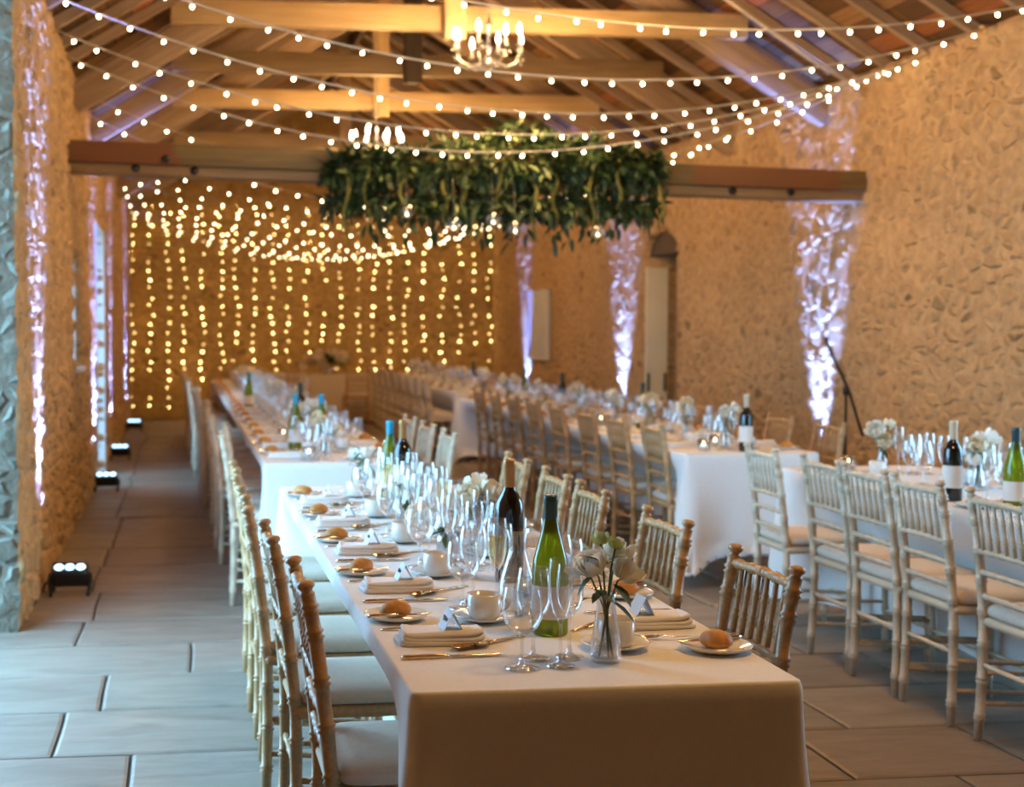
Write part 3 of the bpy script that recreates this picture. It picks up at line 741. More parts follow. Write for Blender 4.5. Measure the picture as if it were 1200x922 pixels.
def setting(table, side, i, xe, yc, full, scale=1.0):
    """side -1: diner on the left of the table, facing +x"""
    s = 1 if side < 0 else -1; sd = 'left' if side < 0 else 'right'
    where = f'{ORD[i]} place from near end, {sd} side of {table}'
    def at(dx, dy, z=0): return (xe + s*dx, yc + s*dy, ZT+z)
    rz = 0 if s > 0 else PI
    def put(k, dx, dy, z, r, what, grp):
        j = rnd.uniform(-.06, .06)
        loc = at(dx + rnd.uniform(-.004, .004), dy + rnd.uniform(-.005, .005), z)
        if k in FOOT: OCC.append((loc[0], loc[1], FOOT[k]))
        return P_[k].put(loc, rz+r+j, f'{what}, {where}', grp)
    side_ = sd
    put('napkin', .135, .02, 0, 0, 'folded white napkin', f'napkins on the {table}')
    px, py = .075, .275
    pl = put('plate', px, py, 0, 0, 'white side plate', f'side plates on the {table}')
    ro = put('roll', px+.004, py-.01, .0045, rnd.uniform(0, 3), 'bread roll', f'bread rolls on the {table}'); ro.location.x, ro.location.y = pl.location.x, pl.location.y
    put('flute', .345, -.23, 0, 0, 'tall champagne flute', f'flutes on the {table}') if not (full and (i+side) % 3 == 0) else put('fflute', .345, -.23, 0, 0, 'flute of champagne', f'flutes on the {table}')
    put('wine', .305, -.155, 0, 0, 'stemmed wine glass', f'wine glasses on the {table}')
    put('goblet', .257, -.24, 0, 0, 'round water goblet', f'goblets on the {table}')
    if full and not (side > 0 and i == 0): put('slim', .380, -.15, 0, 0, 'slim white-wine glass', f'slim glasses on the {table}')
    if not full: put('slim', .222, -.165, 0, 0, 'slim white-wine glass', f'slim glasses on the {table}')
    sa = put('saucer', .285, .225, 0, 0, 'white saucer', f'saucers on the {table}')
    cu = put('cup', .285, .225, .0045, rnd.uniform(-1, 1), 'white cup', f'cups on the {table}'); cu.location.x, cu.location.y = sa.location.x, sa.location.y
    if full:
        put('card', .155, .02, .0305, -PI/2, 'folded name card', f'name cards on the {table}')
        put('knife', .02, -.13, 0, 0, 'table knife', f'knives on the {table}')
        put('fork', .02, .155, 0, 0, 'four-tined fork', f'forks on the {table}')
        b = put('bknife', -.0, .0, .0165, .15, 'butter knife', f'butter knives on the {table}'); b.location = (pl.location.x - s*.075, pl.location.y - s*.045, ZT+.0145)
        put('spoon', .30, .03, 0, PI*.5+2.2, 'dessert spoon', f'spoons on the {table}')
        put('spoon', .335, .055, 0, PI*.5+2.25, 'second spoon, toward the glasses', f'inner spoons on the {table}')
for i in range(5):
    setting(T1, -1, i, .44, 2.955+.61*i, True)
    setting(T1, 1, i, 1.23, 3.10+.61*i, True)
for i in range(18):
    setting(T2, -1, i, .437, 7.38+.625*i, False)
    setting(T2, 1, i, 1.22, 7.45+.625*i, False)
for i in range(4):
    setting(T3, -1, i, 3.02, 4.12+.60*i, False)
    setting(T3, 1, i, 3.80, 4.2+.60*i, False)
for i in range(9):
    setting(T4, -1, i, 2.81, 7.75+.66*i, False)
    setting(T4, 1, i, 3.59, 7.85+.66*i, False)
for i in range(8):
    setting(T5, -1, i, 3.01, 15.05+.62*i, False)
    setting(T5, 1, i, 3.79, 15.1+.62*i, False)

# ------------------------------------------------------------------ bottles, carafe
def make_bottle(kind, glassm, foil, label, lab):
    o = thing('wine_bottle', lab, 'bottle')
    if kind == 'bordeaux': body = [(.0001, .012), (.025, .004), (.036, .0), (.0385, .006), (.0385, .195), (.036, .213), (.026, .232), (.0165, .246), (.0145, .262), (.0145, .325), (.0001, .325)]
    else: body = [(.0001, .012), (.028, .004), (.0395, 0), (.042, .006), (.042, .145), (.039, .172), (.030, .206), (.020, .24), (.0155, .265), (.0145, .318), (.0001, .318)]
    b = MB(); b.lathe(body, 24); b.build('body', glassm, o)
    top = body[-1][1]
    f = MB(); f.lathe([(.0152, top-.085), (.0158, top-.083), (.0154, top-.02), (.0165, top-.018), (.0165, top-.004), (.0155, top+.001), (.0001, top+.0015)], 20); f.build('foil', foil, o)
    if label:
        l = MB(); R = body[3][0]+.0006; z0, z1 = (.055, .145) if kind == 'bordeaux' else (.04, .115)
        l.grid(lambda u, v: (R*math.cos(2*PI*(u*.62-.56)), R*math.sin(2*PI*(u*.62-.56)), z0+(z1-z0)*v), 22, 1); l.build('label', label, o)
    return o
def bottle(kind, g, foil, x, y, lab, rz=0, label=True, sc=1.0):
    o = make_bottle(kind, M[g], M[foil], M['label'] if label else None, lab); x, y = free(x, y, .044)
    o.location = (x, y, ZT); o.rotation_euler = (0, 0, rz); o['group'] = 'bottles of wine on the tables'; o.scale = (sc, sc, sc)
bottle('burgundy', 'green_glass', 'foil_teal', .842, 3.03, 'green wine bottle with dark teal foil behind the near bud vase', 0)
bottle('bordeaux', 'black_glass', 'foil_tan', .905, 3.68, 'dark wine bottle with brown foil in front of the white roses', 0, False, 1.04)
bottle('bordeaux', 'black_glass', 'foil_tan', .905, 5.50, 'dark wine bottle with tan foil at the far end of the nearest table', 0)
bottle('burgundy', 'green_glass', 'foil_blue', .835, 5.58, 'green wine bottle with bright blue foil beside the tan-foiled one', 0)
bottle('burgundy', 'green_glass', 'foil_blue', .70, 7.85, 'green bottle with blue foil, left of pair on rear left table')
bottle('burgundy', 'green_glass', 'foil_blue', .88, 7.9, 'green bottle with blue foil, right of pair on rear left table')
bottle('bordeaux', 'black_glass', 'foil_teal', .80, 9.6, 'dark bottle in the middle of the rear left table')
bottle('burgundy', 'green_glass', 'foil_blue', .66, 12.0, 'green bottle with blue foil far down the rear left table')
bottle('bordeaux', 'black_glass', 'foil_pale', 3.12, 5.2, 'dark wine bottle with pale foil and white label by the right edge', 0)
bottle('burgundy', 'green_glass', 'foil_teal', 3.22, 4.95, 'green wine bottle with teal foil at the right edge')
bottle('bordeaux', 'black_glass', 'foil_pale', 3.15, 7.45, 'dark wine bottle with pale foil at near end of middle right table', 0)
bottle('burgundy', 'green_glass', 'foil_teal', 3.2, 9.3, 'green bottle halfway down the middle right table')
bottle('bordeaux', 'black_glass', 'foil_teal', 3.25, 11.3, 'dark bottle toward the far end of the middle right table')
bottle('burgundy', 'green_glass', 'foil_teal', 3.2, 12.6, 'green bottle before the blue-lit strip of wall, middle right table')
bottle('bordeaux', 'black_glass', 'foil_teal', 3.4, 15.6, 'dark bottle on the rear right table')
t = thing('water_carafe', 'clear glass water carafe left of the near green bottle', 'carafe', (.82, 3.25, ZT)); OCC.append((.82, 3.25, .05))
b = MB(); b.lathe([(.0001, .003), (.038, .002), (.046, .012), (.048, .04), (.044, .08), (.030, .125), (.0215, .155), (.022, .185), (.029, .205), (.031, .208)], 24); b.build('vessel', M['carafe'], t)
b = MB(); b.lathe([(.0001, .006), (.036, .006), (.044, .014), (.046, .04), (.042, .078), (.038, .09), (.0001, .09)], 24); b.build('water', M['water'], t)

# ------------------------------------------------------------------ flowers
def bloom(mb, c, R, up=(0,0,1), seed=0, layers=5, mi=0):
    """rose-like head: overlapping cupped petals on nested shells, the outer ones opening"""
    r = random.Random(seed); up = Vector(up).normalized(); a = up.orthogonal().normalized(); b = up.cross(a); c = Vector(c)
    for L in range(layers):
        q = L/(layers-1); n = 3+L; rad = R*(.28+.72*q); top = math.radians(8+52*q); half = PI/n*1.35
        for k in range(n):
            th0 = 2*PI*(k+.5*(L % 2))/n + r.uniform(-.2, .2); vs = []; lift = r.uniform(.92, 1.1)
            for j in range(5):
                t = j/4; po = math.radians(150) + (top-math.radians(150))*t
                fl = 1 + (.22*q*max(0, t-.6)/.4)
                for i in range(5):
                    w = (i/2-1); wd = half*(.55+.45*math.sin(PI*min(1, t+.15)))*(1-.25*t*t)
                    th = th0 + w*wd
                    rr = rad*fl*(1+.07*w*w)*(1+.03*math.sin(5*w+k)); pz = po + .18*w*w*t
                    vs.append(c + (a*math.cos(th)+b*math.sin(th))*(rr*math.sin(pz)) + up*(rr*lift*math.cos(pz)*.92))
            mb.add(vs, [(j*5+i, j*5+i+1, j*5+i+6, j*5+i+5) for j in range(4) for i in range(4)], True, mi)
def puff(mb, c, R, seed=0, n=46):
    """a mophead of small florets"""
    r = random.Random(seed)
    for k in range(n):
        z = 1-1.55*(k+.5)/n; a = k*2.39996; q = math.sqrt(max(0, 1-z*z)); d = Vector((q*math.cos(a), q*math.sin(a), z)); p = Vector(c) + d*R*r.uniform(.88, 1.03)
        s = R*.24; t1 = d.orthogonal().normalized(); t2 = d.cross(t1)
        for j in range(4):
            an = PI/2*j + r.uniform(-.4, .4); o = t1*math.cos(an)+t2*math.sin(an); w = d.cross(o)
            mb.add([p, p+o*s*.6-w*s*.42+d*s*.18, p+o*s+d*s*.1, p+o*s*.6+w*s*.42+d*s*.18], [(0,1,2,3)], True)
def arrangement(x, y, z, label, vase, blooms, leaves, group='flower vases along the tables', hyd=(), seed=0):
    """blooms: (dx, dy, height, radius, material key)"""
    r = random.Random(seed); o = thing('flower_arrangement', label, 'flowers', (x, y, z), 0, group)
    kind, h, rad = vase
    x, y = free(x, y, rad+.003); o.location.x, o.location.y = x, y
    v = MB()
    if kind == 'bud': v.lathe([(.0001, .002), (rad*.9, 0), (rad, .006), (rad*.95, h*.25), (rad*.62, h*.75), (rad*.55, h*.93), (rad*.62, h), (rad*.56, h), (rad*.5, h*.9), (rad*.88, h*.22), (rad*.85, .01), (.0001, .009)], 20)
    else: v.lathe([(.0001, .002), (rad, 0), (rad, h), (rad*.95, h), (rad*.95, .008), (.0001, .008)], 20)
    v.build('vase', M['glass'], o)
    w = MB(); rw = rad*(.84 if kind == 'bud' else .93); w.lathe([(.0001, .011), (rw, .011), (rw*(.92 if kind == 'bud' else 1), h*.3), (.0001, h*.3)], 20); w.build('water', M['water'], o)
    st = MB()
    for i, (dx, dy, bh, br, bm) in enumerate(blooms + list(hyd)):
        k = rad*.45; a = i*2.4
        st.tube([(k*math.cos(a), k*math.sin(a), .012), (dx*.1, dy*.1, h*.8), (dx*.5, dy*.5, h+(bh-h)*.5), (dx, dy, bh-br*.3)], .0022, 5)
    st.build('stems', M['leaf'], o)
    for i, (dx, dy, bh, br, bm) in enumerate(blooms):
        m = MB(); up = Vector((dx*2.2, dy*2.2, .12)); bloom(m, (dx, dy, bh), br, up, seed*31+i, 5 if br > .02 else 4); m.build('bloom', M[bm], o)
    for i, (dx, dy, bh, br, bm) in enumerate(hyd):
        m = MB(); puff(m, (dx, dy, bh), br, seed+i); m.build('bloom', M[bm], o)
    lf = MB()
    for i in range(leaves):
        a = r.uniform(0, 2*PI); zz = r.uniform(h*.85, h+.07); rr = r.uniform(.0, .03)
        d = Vector((math.cos(a), math.sin(a), r.uniform(-.7, .9))); lf.leaf((rr*math.cos(a), rr*math.sin(a), zz), d, (0,0,1), r.uniform(.035, .075), r.uniform(.014, .028), .3)
    lf.build('foliage', M['leaf'], o); return o
arrangement(.888, 2.76, ZT, 'bud vase of white lisianthus nearest the camera', ('bud', .145, .033),
            [(-.036, -.01, .212, .030, 'petal_white'), (.046, -.005, .195, .031, 'petal_cream'), (.036, .03, .228, .030, 'petal_white'), (-.008, .02, .258, .017, 'bud'), (.018, -.005, .252, .015, 'bud'), (-.055, .03, .20, .024, 'petal_white')], 12, seed=3)
arrangement(.965, 4.30, ZT, 'big jar of white roses behind the dark brown-foiled bottle', ('jar', .10, .042),
            [(-.05, -.03, .17, .036, 'petal_cream'), (.03, -.02, .185, .036, 'petal_cream'), (-.01, .04, .20, .034, 'petal_white'), (.07, .02, .16, .030, 'petal_white'), (-.09, .0, .145, .030, 'petal_cream')], 60, seed=5)
arrangement(.83, 4.17, ZT, 'low jar of peach and white hydrangea beside the white roses', ('jar', .07, .036), [(.04, -.03, .09, .022, 'petal_white')], 14, hyd=[(-.02, 0, .11, .058, 'petal_peach'), (-.08, .06, .10, .050, 'petal_cream')], seed=6)
arrangement(.80, 4.80, ZT, 'jar of greenery and cream roses among the glasses', ('jar', .08, .035), [(-.05, 0, .12, .03, 'petal_cream'), (.05, .03, .125, .03, 'petal_white'), (.0, -.04, .12, .026, 'petal_cream')], 40, seed=7)
arrangement(.80, 5.86, ZT, 'small vase with one white rose at far end of nearest table', ('bud', .10, .026), [(0, 0, .165, .034, 'petal_white'), (-.03, .02, .15, .014, 'petal_white')], 30, seed=8)
k = 0
for (tb, xx, ys) in ((T2, .82, [7.5, 8.4, 9.2, 10.4, 11.6, 12.8, 14.0, 15.2, 16.4, 17.6]), (T4, 3.2, [7.62, 8.3, 9.0, 9.9, 10.8, 11.9, 12.9]), (T3, 3.45, [4.7, 5.6, 6.3]), (T5, 3.4, [15.0, 16.2, 17.4, 18.6, 19.6])):
    for i, yy in enumerate(ys):
        k += 1; r = random.Random(k*7)
        B = [(r.uniform(-.07, .07), r.uniform(-.07, .07), r.uniform(.14, .24), r.uniform(.026, .042), r.choice(['petal_white', 'petal_white', 'petal_cream'])) for _ in range(r.choice([4, 5, 6]))]
        arrangement(xx + r.uniform(-.05, .05), yy, ZT, f'vase of white flowers and leaves, {ORD[i]} from near end of {tb}', r.choice([('bud', .12, .032), ('jar', .10, .036)]), B, 34, seed=k)
# big rose centrepiece on the back table
o = thing('flower_arrangement', 'large mound of blush roses and dark leaves on the back table', 'flowers', (2.28, 20.98, ZT))
b = MB(); b.lathe([(.0001, 0), (.09, 0), (.11, .05), (.12, .09), (.0001, .09)], 20); b.build('bowl', M['china'], o)
lf = MB()
for i in range(300):
    a = rnd.uniform(0, 2*PI); e = rnd.uniform(.02, 1.3); d = Vector((math.cos(a)*math.cos(e), math.sin(a)*math.cos(e)*.55, math.sin(e)*.55)); p = Vector((0,0,.12)) + d*rnd.uniform(.12, .36)
    lf.leaf(p, d + Vector((0,0,rnd.uniform(-.2,.4))), (0,0,1), rnd.uniform(.06,.12), rnd.uniform(.03,.05))
lf.build('foliage', M['leaf2'], o)
for i in range(26):
    a = rnd.uniform(0, 2*PI); e = rnd.uniform(-.1, 1.2); d = Vector((math.cos(a)*math.cos(e), -abs(math.sin(a))*math.cos(e)*.55, math.sin(e)*.55))
    m = MB(); bloom(m, Vector((0,0,.13))+d*.40, rnd.uniform(.05,.07), d, 200+i); m.build('bloom', M[rnd.choice(['petal_peach', 'petal_cream', 'petal_cream'])], o)
# votive candles
def votive(x, y, label):
    x, y = free(x, y, .038)
    o = thing('votive_candle', label, 'candle', (x, y, ZT), 0, 'votive candles on the tables')
    b = MB(); b.lathe([(.0001, .003), (.03, 0), (.034, .006), (.036, .07), (.033, .07), (.031, .008), (.0001, .008)], 18); b.build('glass_cup', M['carafe'], o)
    b = MB(); b.lathe([(.0001, .009), (.029, .009), (.029, .03), (.0001, .031)], 16); b.build('wax', M['wax'], o)
    b = MB(); b.lathe([(.0003, .031), (.0035, .036), (.0045, .041), (.002, .05), (.0003, .055)], 8); b.build('flame', M['flame'], o)
for (x, y, l) in ((.72, 7.22, 'votive candle at the near corner of the rear left table'), (.77, 5.75, 'votive candle left of the blue-foiled bottle'), (1.02, 5.93, 'votive candle at the far end of the nearest table'),
                  (.66, 8.7, 'votive candle among the glasses of the rear left table'), (3.15, 6.95+.8, 'votive candle at the near end of the middle right table'), (2.98, 7.5, 'votive candle by the near left corner of the middle right table'),
                  (3.1, 9.8, 'votive candle halfway down the middle right table'), (3.3, 6.42, 'votive candle at the far end of the front right table')):
    votive(x, y, l)

# ------------------------------------------------------------------ garland and hanging globes
g = thing('greenery_garland', 'thick garland of dark leaves tied along the tie beam', 'garland', (2.26, 9.72, 2.49))
lf = MB(); lp = MB(); r = random.Random(21)
def gdens(x): return .20 + .055*math.sin(x*5+1) + .035*math.sin(x*11)
for i in range(5600):
    x = r.uniform(-1.24, 1.24); e = max(.22, 1-abs(x/1.3)**4)
    low = r.random() < .27
    den = .5 + .5*noise.noise(Vector((x*2.4, 4.2, low*3.0))) + (.2 if x > -.2 else 0)
    if r.random() > .25 + den*1.1: continue
    zc = (-.15 if low else .13 + .05*math.sin(x*2.1+.8)); a = r.uniform(0, 2*PI); q = math.sqrt(r.random())
    p = Vector((x, -.03 + .19*q*math.cos(a)*e, zc + (.085 if low else gdens(x)*.85)*e*q*math.sin(a)))
    if r.random() < .14: p.z -= r.uniform(.05, .2)*e
    d = Vector((r.uniform(-1, 1), math.cos(a)*.8 + r.uniform(-.5, .3), math.sin(a)*.8 + r.uniform(-.9, .4)))
    (lp if r.random() < .14 else lf).leaf(p, d, (r.uniform(-.6,.6), r.uniform(-1,.2), 1), r.uniform(.06, .135), r.uniform(.022, .05), r.uniform(.1, .5))
lf.build('foliage', M['leaf2'], g); lp.build('pale_foliage', M['leaf3'], g)
b = MB(); b.box((0, 0, -.13), (2.45, .07, .05), bev=.01); b.build('hanging_rail', M['leaf2'], g)
for x in (-1.1, -.4, .4, 1.1):
    b = MB(); b.tube([(x, 0, -.12), (x, .0, .18)], .005, 5); b.build('tie', M['leaf'], g)
for i in range(11):
    x = -1.15+2.3*i/10 + r.uniform(-.07, .07); L = r.uniform(.25, .55); z0 = r.uniform(.0, .16); y = -.17 + r.uniform(-.03, .03)
    P = [(x + .02*math.sin(j*.9+i), y + .008*math.cos(j*1.3), z0-L*j/9) for j in range(10)]
    b = MB(); b.tube(P, [.004, .010, .014, .013, .015, .012, .013, .010, .007, .003], 6); b.build('trailing_stem', M['trail'], g)
for i, (x, z) in enumerate(((1.585, 2.30), (1.92, 2.21), (2.20, 2.25), (2.36, 2.19), (2.96, 2.17))):
    o = thing('hanging_globe', f'clear glass globe with tea light hung under the garland, {ORD[i].replace("nearest", "first")} from the left', 'globe', (x, 9.47, z-.03), 0, 'glass globes under the garland')
    b = MB(); b.sphere((0,0,0), .055, 16, 10); b.build('glass', M['carafe'], o)
    b = MB(); b.tube([(0,0,.055), (0,.02,.18), (0,.06,.33)], .0015, 4); b.build('cord', M['cable'], o)
    b = MB(); b.lathe([(.0001,-.045), (.018,-.045), (.018,-.03), (.0001,-.03)], 10); b.build('tea_light', M['wax'], o)
    b = MB(); b.sphere((0,0,-.022), .006, 8, 5, (1,1,1.6)); b.build('flame', M['flame'], o)

# ------------------------------------------------------------------ festoon strings and curtain of lights
bmb = MB(); bmb.sphere((0,0,-.026), .0100, 8, 6, (1,1,1.15)); bulb_me = bmb.mesh('bulb', M['bulb'])
bmb = MB(); bmb.sphere((0,0,-.024), .0078, 7, 5, (1,1,1.15)); bulb2_me = bmb.mesh('bulb', M['bulb'])
smb = MB(); smb.lathe([(.0001,0), (.008,0), (.009,-.012), (.007,-.019), (.0001,-.019)], 7); sock_me = smb.mesh('socket', M['cable'])
strands = [(6.26,7.45,.41,3.50,3.36), (7.5,8.2,.505,3.52,3.37), (7.94,9.09,.51,3.35,3.31), (8.66,9.24,.566,3.29,3.32), (9.52,8.85,.66,3.30,3.32), (11.2,10.1,.69,3.33,3.27), (11.76,12.05,.75,3.25,3.27),
           (13.2,13.0,.70,3.22,3.22), (14.3,14.2,.72,3.22,3.22), (15.4,15.5,.70,3.22,3.22), (16.6,16.4,.74,3.2,3.22), (17.8,17.7,.72,3.2,3.22), (19.0,18.9,.72,3.2,3.2), (20.1,20.2,.70,3.2,3.2), (21.2,21.2,.66,3.2,3.2)]
for i, (ya, yb_, sag, za, zb) in enumerate(strands):
    o = thing('festoon_string', f'festoon string of warm bulbs sagging across the hall, {ORD[i]} from the camera', 'string lights', (0,0,0), 0, 'festoon strings across the hall')
    def pt(t):
        return Vector((XL+.03 + (XR-XL-.05)*t, ya+(yb_-ya)*t, min(za, 3.5)+(zb-za)*t - sag*4*t*(1-t)))
    n = 40; b = MB(); b.tube([pt(j/n) for j in range(n+1)], .0058 if i < 5 else .004, 5); b.build('cord', M['cable'] if i < 7 else M['clearcable'], o)
    nb = 31 if i < 8 else 27
    for j in range(nb):
        p = pt((j+.5+rnd.uniform(-.12,.12))/nb); tilt = (rnd.uniform(-.5,.5), rnd.uniform(-.5,.5), 0)
        s = link('bulb_holder', sock_me, o, p); s.rotation_euler = tilt; u = link('bulb', bulb_me if i < 7 else bulb2_me, s)
fmb = MB(); fmb.sphere((0,0,0), .0078, 7, 5); fairy_me = fmb.mesh('bulb', M['fairy'])
for i in range(22):
    x = XL+.06 + (5.06-XL-.1)*i/21 + rnd.uniform(-.03,.03); o = thing('fairy_light_drop', f'hanging drop of fairy lights on back wall, {ORD[i].replace("nearest", "first")} from left', 'string lights', (x, YB-.14, 3.42), 0, 'curtain of fairy lights on the back wall')
    L = 3.30; ph = rnd.uniform(0, 6)
    b = MB(); b.tube([(.02*math.sin(j*.8+ph), 0, -L*j/16) for j in range(17)], .0022, 4); b.build('wire', M['clearcable'], o)
    nb = 23
    for j in range(nb):
        if rnd.random() < .1: continue
        t = (j+.3+rnd.uniform(-.22,.22))/nb; link('bulb', fairy_me, o, (.02*math.sin(t*16*.8+ph)+rnd.uniform(-.035,.035), rnd.uniform(-.03,.03), -L*t))
o = thing('curtain_rail', 'thin wire carrying the curtain of fairy lights across the back wall', 'wire', (XM, YB-.14, 3.43))
b = MB(); b.tube([(XL-XM+.02,0,0), (0,0,-.02), (XR-XM-.02,0,0)], .004, 5); b.build('wire', M['clearcable'], o)

# ------------------------------------------------------------------ chandeliers
def chandelier(x, y, z, label, top):
    o = thing('chandelier', label, 'chandelier', (x, y, z), 0, 'candle chandeliers')
    b = MB(); b.lathe([(.0001,-.05), (.012,-.045), (.028,-.02), (.045,.0), (.03,.02), (.014,.04), (.022,.06), (.030,.085), (.018,.11), (.009,.14), (.010,.20), (.016,.25), (.024,.27), (.012,.29), (.006,.32)], 16); b.build('column', M['silver'], o)
    b = MB()
    for j in range(int((top-z-.32)/.05)):
        Mx = Matrix.Translation((0,0,.335+j*.05)) @ Matrix.Rotation(PI/2*(j % 2), 4, 'Z')
        b.tube([(.012*math.cos(a), 0, .026*math.sin(a)) for a in (2*PI*q/8 for q in range(9))], .003, 5, False, 0, Mx)
    b.build('chain', M['silver'], o)
    for k in range(8):
        a = 2*PI*k/8 + .25; R = .27 if k % 2 == 0 else .235; dz = .0 if k % 2 == 0 else .035
        ca, sa = math.cos(a), math.sin(a)
        P = [(ca*r_, sa*r_, z_) for r_, z_ in ((.03,.02), (.08,-.03), (.15,-.05), (.21,-.03), (R-.01,.01), (R,.05+dz))]
        b = MB(); b.tube(P, .007, 6); arm = b.build('arm', M['silver'], o)
        b = MB(); b.lathe([(.0001,0), (.03,.006), (.034,.012), (.02,.006), (.0001,.004)], 12, (ca*R, sa*R, .05+dz)); b.build('drip_pan', M['crystal'], arm)
        b = MB(); b.lathe([(.0001,0), (.011,0), (.011,.075), (.0001,.075)], 10, (ca*R, sa*R, .058+dz)); b.build('candle_sleeve', M['wax'], arm)
        b = MB(); b.lathe([(.004,0), (.013,.012), (.017,.03), (.013,.055), (.006,.075), (.001,.088)], 10, (ca*R, sa*R, .133+dz)); b.build('candle_bulb', M['candle'], arm)
        b = MB()
        for q in range(3):
            an = a + (q-1)*.12; b.sphere((math.cos(an)*R, math.sin(an)*R, .02+dz-.03*(q == 1)), .010, 6, 4, (1,1,1.7))
        b.build('crystal_drop', M['crystal'], arm)
    b = MB()
    for k in range(10):
        a = 2*PI*k/10; b.sphere((.07*math.cos(a), .07*math.sin(a), -.03), .011, 6, 4, (1,1,1.8))
    b.build('crystal_skirt', M['crystal'], o)
chandelier(2.27, 9.95, 3.42, 'large lit candle chandelier nearest the camera, above the garland', 4.75)
chandelier(1.97, 13.6, 3.19, 'farther lit candle chandelier just above the left of the garland', 4.85)

# ------------------------------------------------------------------ uplights, stand, board
def uplight(x, y, rz, label):
    o = thing('uplighter', label, 'uplighter', (x, y, 0), rz, 'floor uplighters')
    T = Matrix.Translation((0,0,.105)) @ Matrix.Rotation(math.radians(28), 4, 'X')
    b = MB(); b.box((0,0,0), (.20,.11,.10), T, bev=.018); body = b.build('housing', M['black'], o)
    for k in (-1, 0, 1):
        b = MB(); b.lathe([(.0001,.002), (.024,.0015), (.026,-.003)], 14, M=T @ Matrix.Translation((k*.058, .0, .052))); b.build('lens', M['led'], body)
    for s in (-1, 1):
        b = MB(); b.tube([(s*.108,0,.11), (s*.112,-.02,.07), (s*.10,-.05,.012), (s*.10,-.085,.006)], .011, 6); b.tube([(s*.108,0,.10), (s*.10,.055,.012), (s*.10,.08,.006)], .011, 6); b.build('foot_bracket', M['black'], o)
    b = MB(); b.tube([(-.09,-.02,.09), (-.14,.02,.05), (-.15,.05,.008), (-.155,.12,.006)], .006, 6); b.build('cable', M['black'], o)
UL = [(-.60, 7.55), (-.655, 12.35), (-.66, 15.3), (-.64, 19.5)]
for i, (x, y) in enumerate(UL): uplight(x, y, .0, f'small black floor uplighter by the left wall, {ORD[i]} to the camera')
UR = [(4.93, 10.35), (4.93, 15.25), (4.93, 19.6)]
for i, (x, y) in enumerate(UR): uplight(x, y, PI/2+PI, f'small black floor uplighter at foot of the right wall, {ORD[i]} to the camera')
o = thing('boom_stand', 'thin black boom stand leaning before the lit strip of right wall', 'stand', (4.60, 9.0, 0))
b = MB(); b.tube([(0,0,.05), (0,0,1.02)], .011, 8); b.build('pole', M['black'], o)
b = MB(); b.tube([(-.155,0,1.39), (-.14,0,1.34), (.02,0,1.02), (.13,0,.70)], [.016,.011,.010,.010], 8); b.build('boom_arm', M['black'], o)
b = MB(); b.lathe([(.0001,-.03), (.022,-.03), (.026,0), (.022,.03), (.0001,.03)], 10, (0,0,1.02)); b.build('clamp', M['black'], o)
for k in range(3):
    a = 2*PI*k/3+.3; b = MB(); b.tube([(0,0,.22), (.24*math.cos(a), .24*math.sin(a), .012)], .009, 6); b.build('tripod_leg', M['black'], o)
o = thing('notice_board', 'pale blank board hung on the right wall beside the far blue streak', 'board', (XR-.05, 18.9, 1.5))
b = MB(); b.box((0,0,0), (.02,1.1,.92)); b.build('panel', M['board'], o)
b = MB()
for s in (-1, 1): b.box((-.005, s*.56, 0), (.04,.03,.98)); b.box((-.005, 0, s*.475), (.04,1.12,.03))
b.build('frame', M['whitepaint'], o)
o = thing('hanging_cable', 'thin pale cable slanting down the right roof slope', 'cable')
b = MB(); b.tube([(XR-.10, 9.62, 3.20), (4.6, 9.62, 3.42), (4.1, 9.62, 3.74), (3.6, 9.62, 4.05)], .014, 6); b.build('cable_run', M['cable'], o)

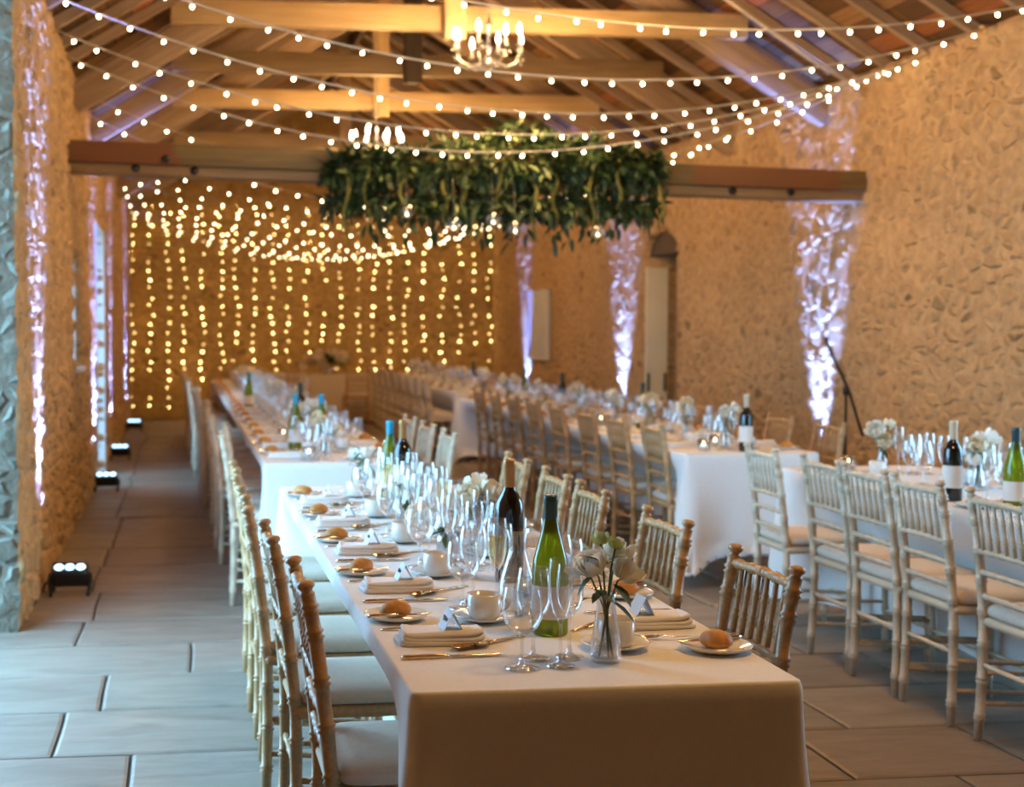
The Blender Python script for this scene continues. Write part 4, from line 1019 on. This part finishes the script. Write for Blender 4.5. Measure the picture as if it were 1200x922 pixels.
# ------------------------------------------------------------------ light
def lamp(name, typ, loc, energy, col, **kw):
    l = bpy.data.lights.new(name, typ); l.energy = energy; l.color = col
    for k, v in kw.items(): setattr(l, k, v)
    o = bpy.data.objects.new(name, l); COL.objects.link(o); o.location = loc; return o
WARM = (1.0, .585, .22)
for i, (x, y, z, e) in enumerate(((2.27, 9.3, 3.2, 150), (1.97, 13.0, 3.1, 125), (2.2, 17.8, 3.4, 130), (2.4, 6.4, 3.5, 95), (1.9, 2.75, 3.3, 135))):
    lamp('chandelier_light', 'POINT', (x, y, z), e, WARM, shadow_soft_size=.22)
for i, (x, y) in enumerate(UL):
    o = lamp('uplighter_beam', 'SPOT', (x-.02, y, .17), 3000, (.14, .25, 1.0), spot_size=math.radians(36), spot_blend=.8, shadow_soft_size=.03)
    o.rotation_euler = (PI, math.radians(-4), 0)
for i, (x, y) in enumerate(UR):
    o = lamp('uplighter_beam', 'SPOT', (x, y, .17), 2600, (.13, .26, 1.0), spot_size=math.radians(36), spot_blend=.8, shadow_soft_size=.03)
    o.rotation_euler = (PI, math.radians(4), 0)
w = bpy.data.worlds.new('sky'); sc.world = w; w.use_nodes = True
bg = w.node_tree.nodes['Background']; bg.inputs[0].default_value = (.30, .64, 1.0, 1); bg.inputs[1].default_value = 16.0
for (loc, rot, sx, sy) in (((XL-.7, 13.3, 1.2), (0, -PI/2, 0), 2.5, 1.4), ((XL-.6, 5.4, 1.5), (0, -PI/2, 0), 3.0, 2.6), ((XR+.4, 4.75, 1.25), (0, PI/2, 0), 2.5, 1.8)):
    o = lamp('daylight_portal', 'AREA', loc, 1, (1,1,1), shape='RECTANGLE', size=sx, size_y=sy); o.rotation_euler = rot; o.data.cycles.is_portal = True

# ------------------------------------------------------------------ camera
cam = bpy.data.cameras.new('camera'); co = bpy.data.objects.new('camera', cam); COL.objects.link(co); sc.camera = co
F_, XP, HV = 1600.0, 400.0, 385.0
cam.sensor_width = 36; cam.lens = 36*F_/1200; cam.shift_x = (600-XP)/1200; cam.clip_end = 200
pit = math.atan((461-HV)/F_); yaw = math.atan((XP-210)/F_*math.cos(pit))
co.location = (0, 0, 1.45); co.rotation_euler = (PI/2-pit, 0, -yaw)
cam.dof.use_dof = True; cam.dof.focus_distance = 3.15; cam.dof.aperture_fstop = 3.6
vs = sc.view_settings; vs.view_transform = 'Standard'; vs.look = 'None'; vs.gamma = 1; vs.use_curve_mapping = False; vs.exposure = 0.0
sc.cycles.transparent_max_bounces = 40
sc.cycles.use_denoising = True
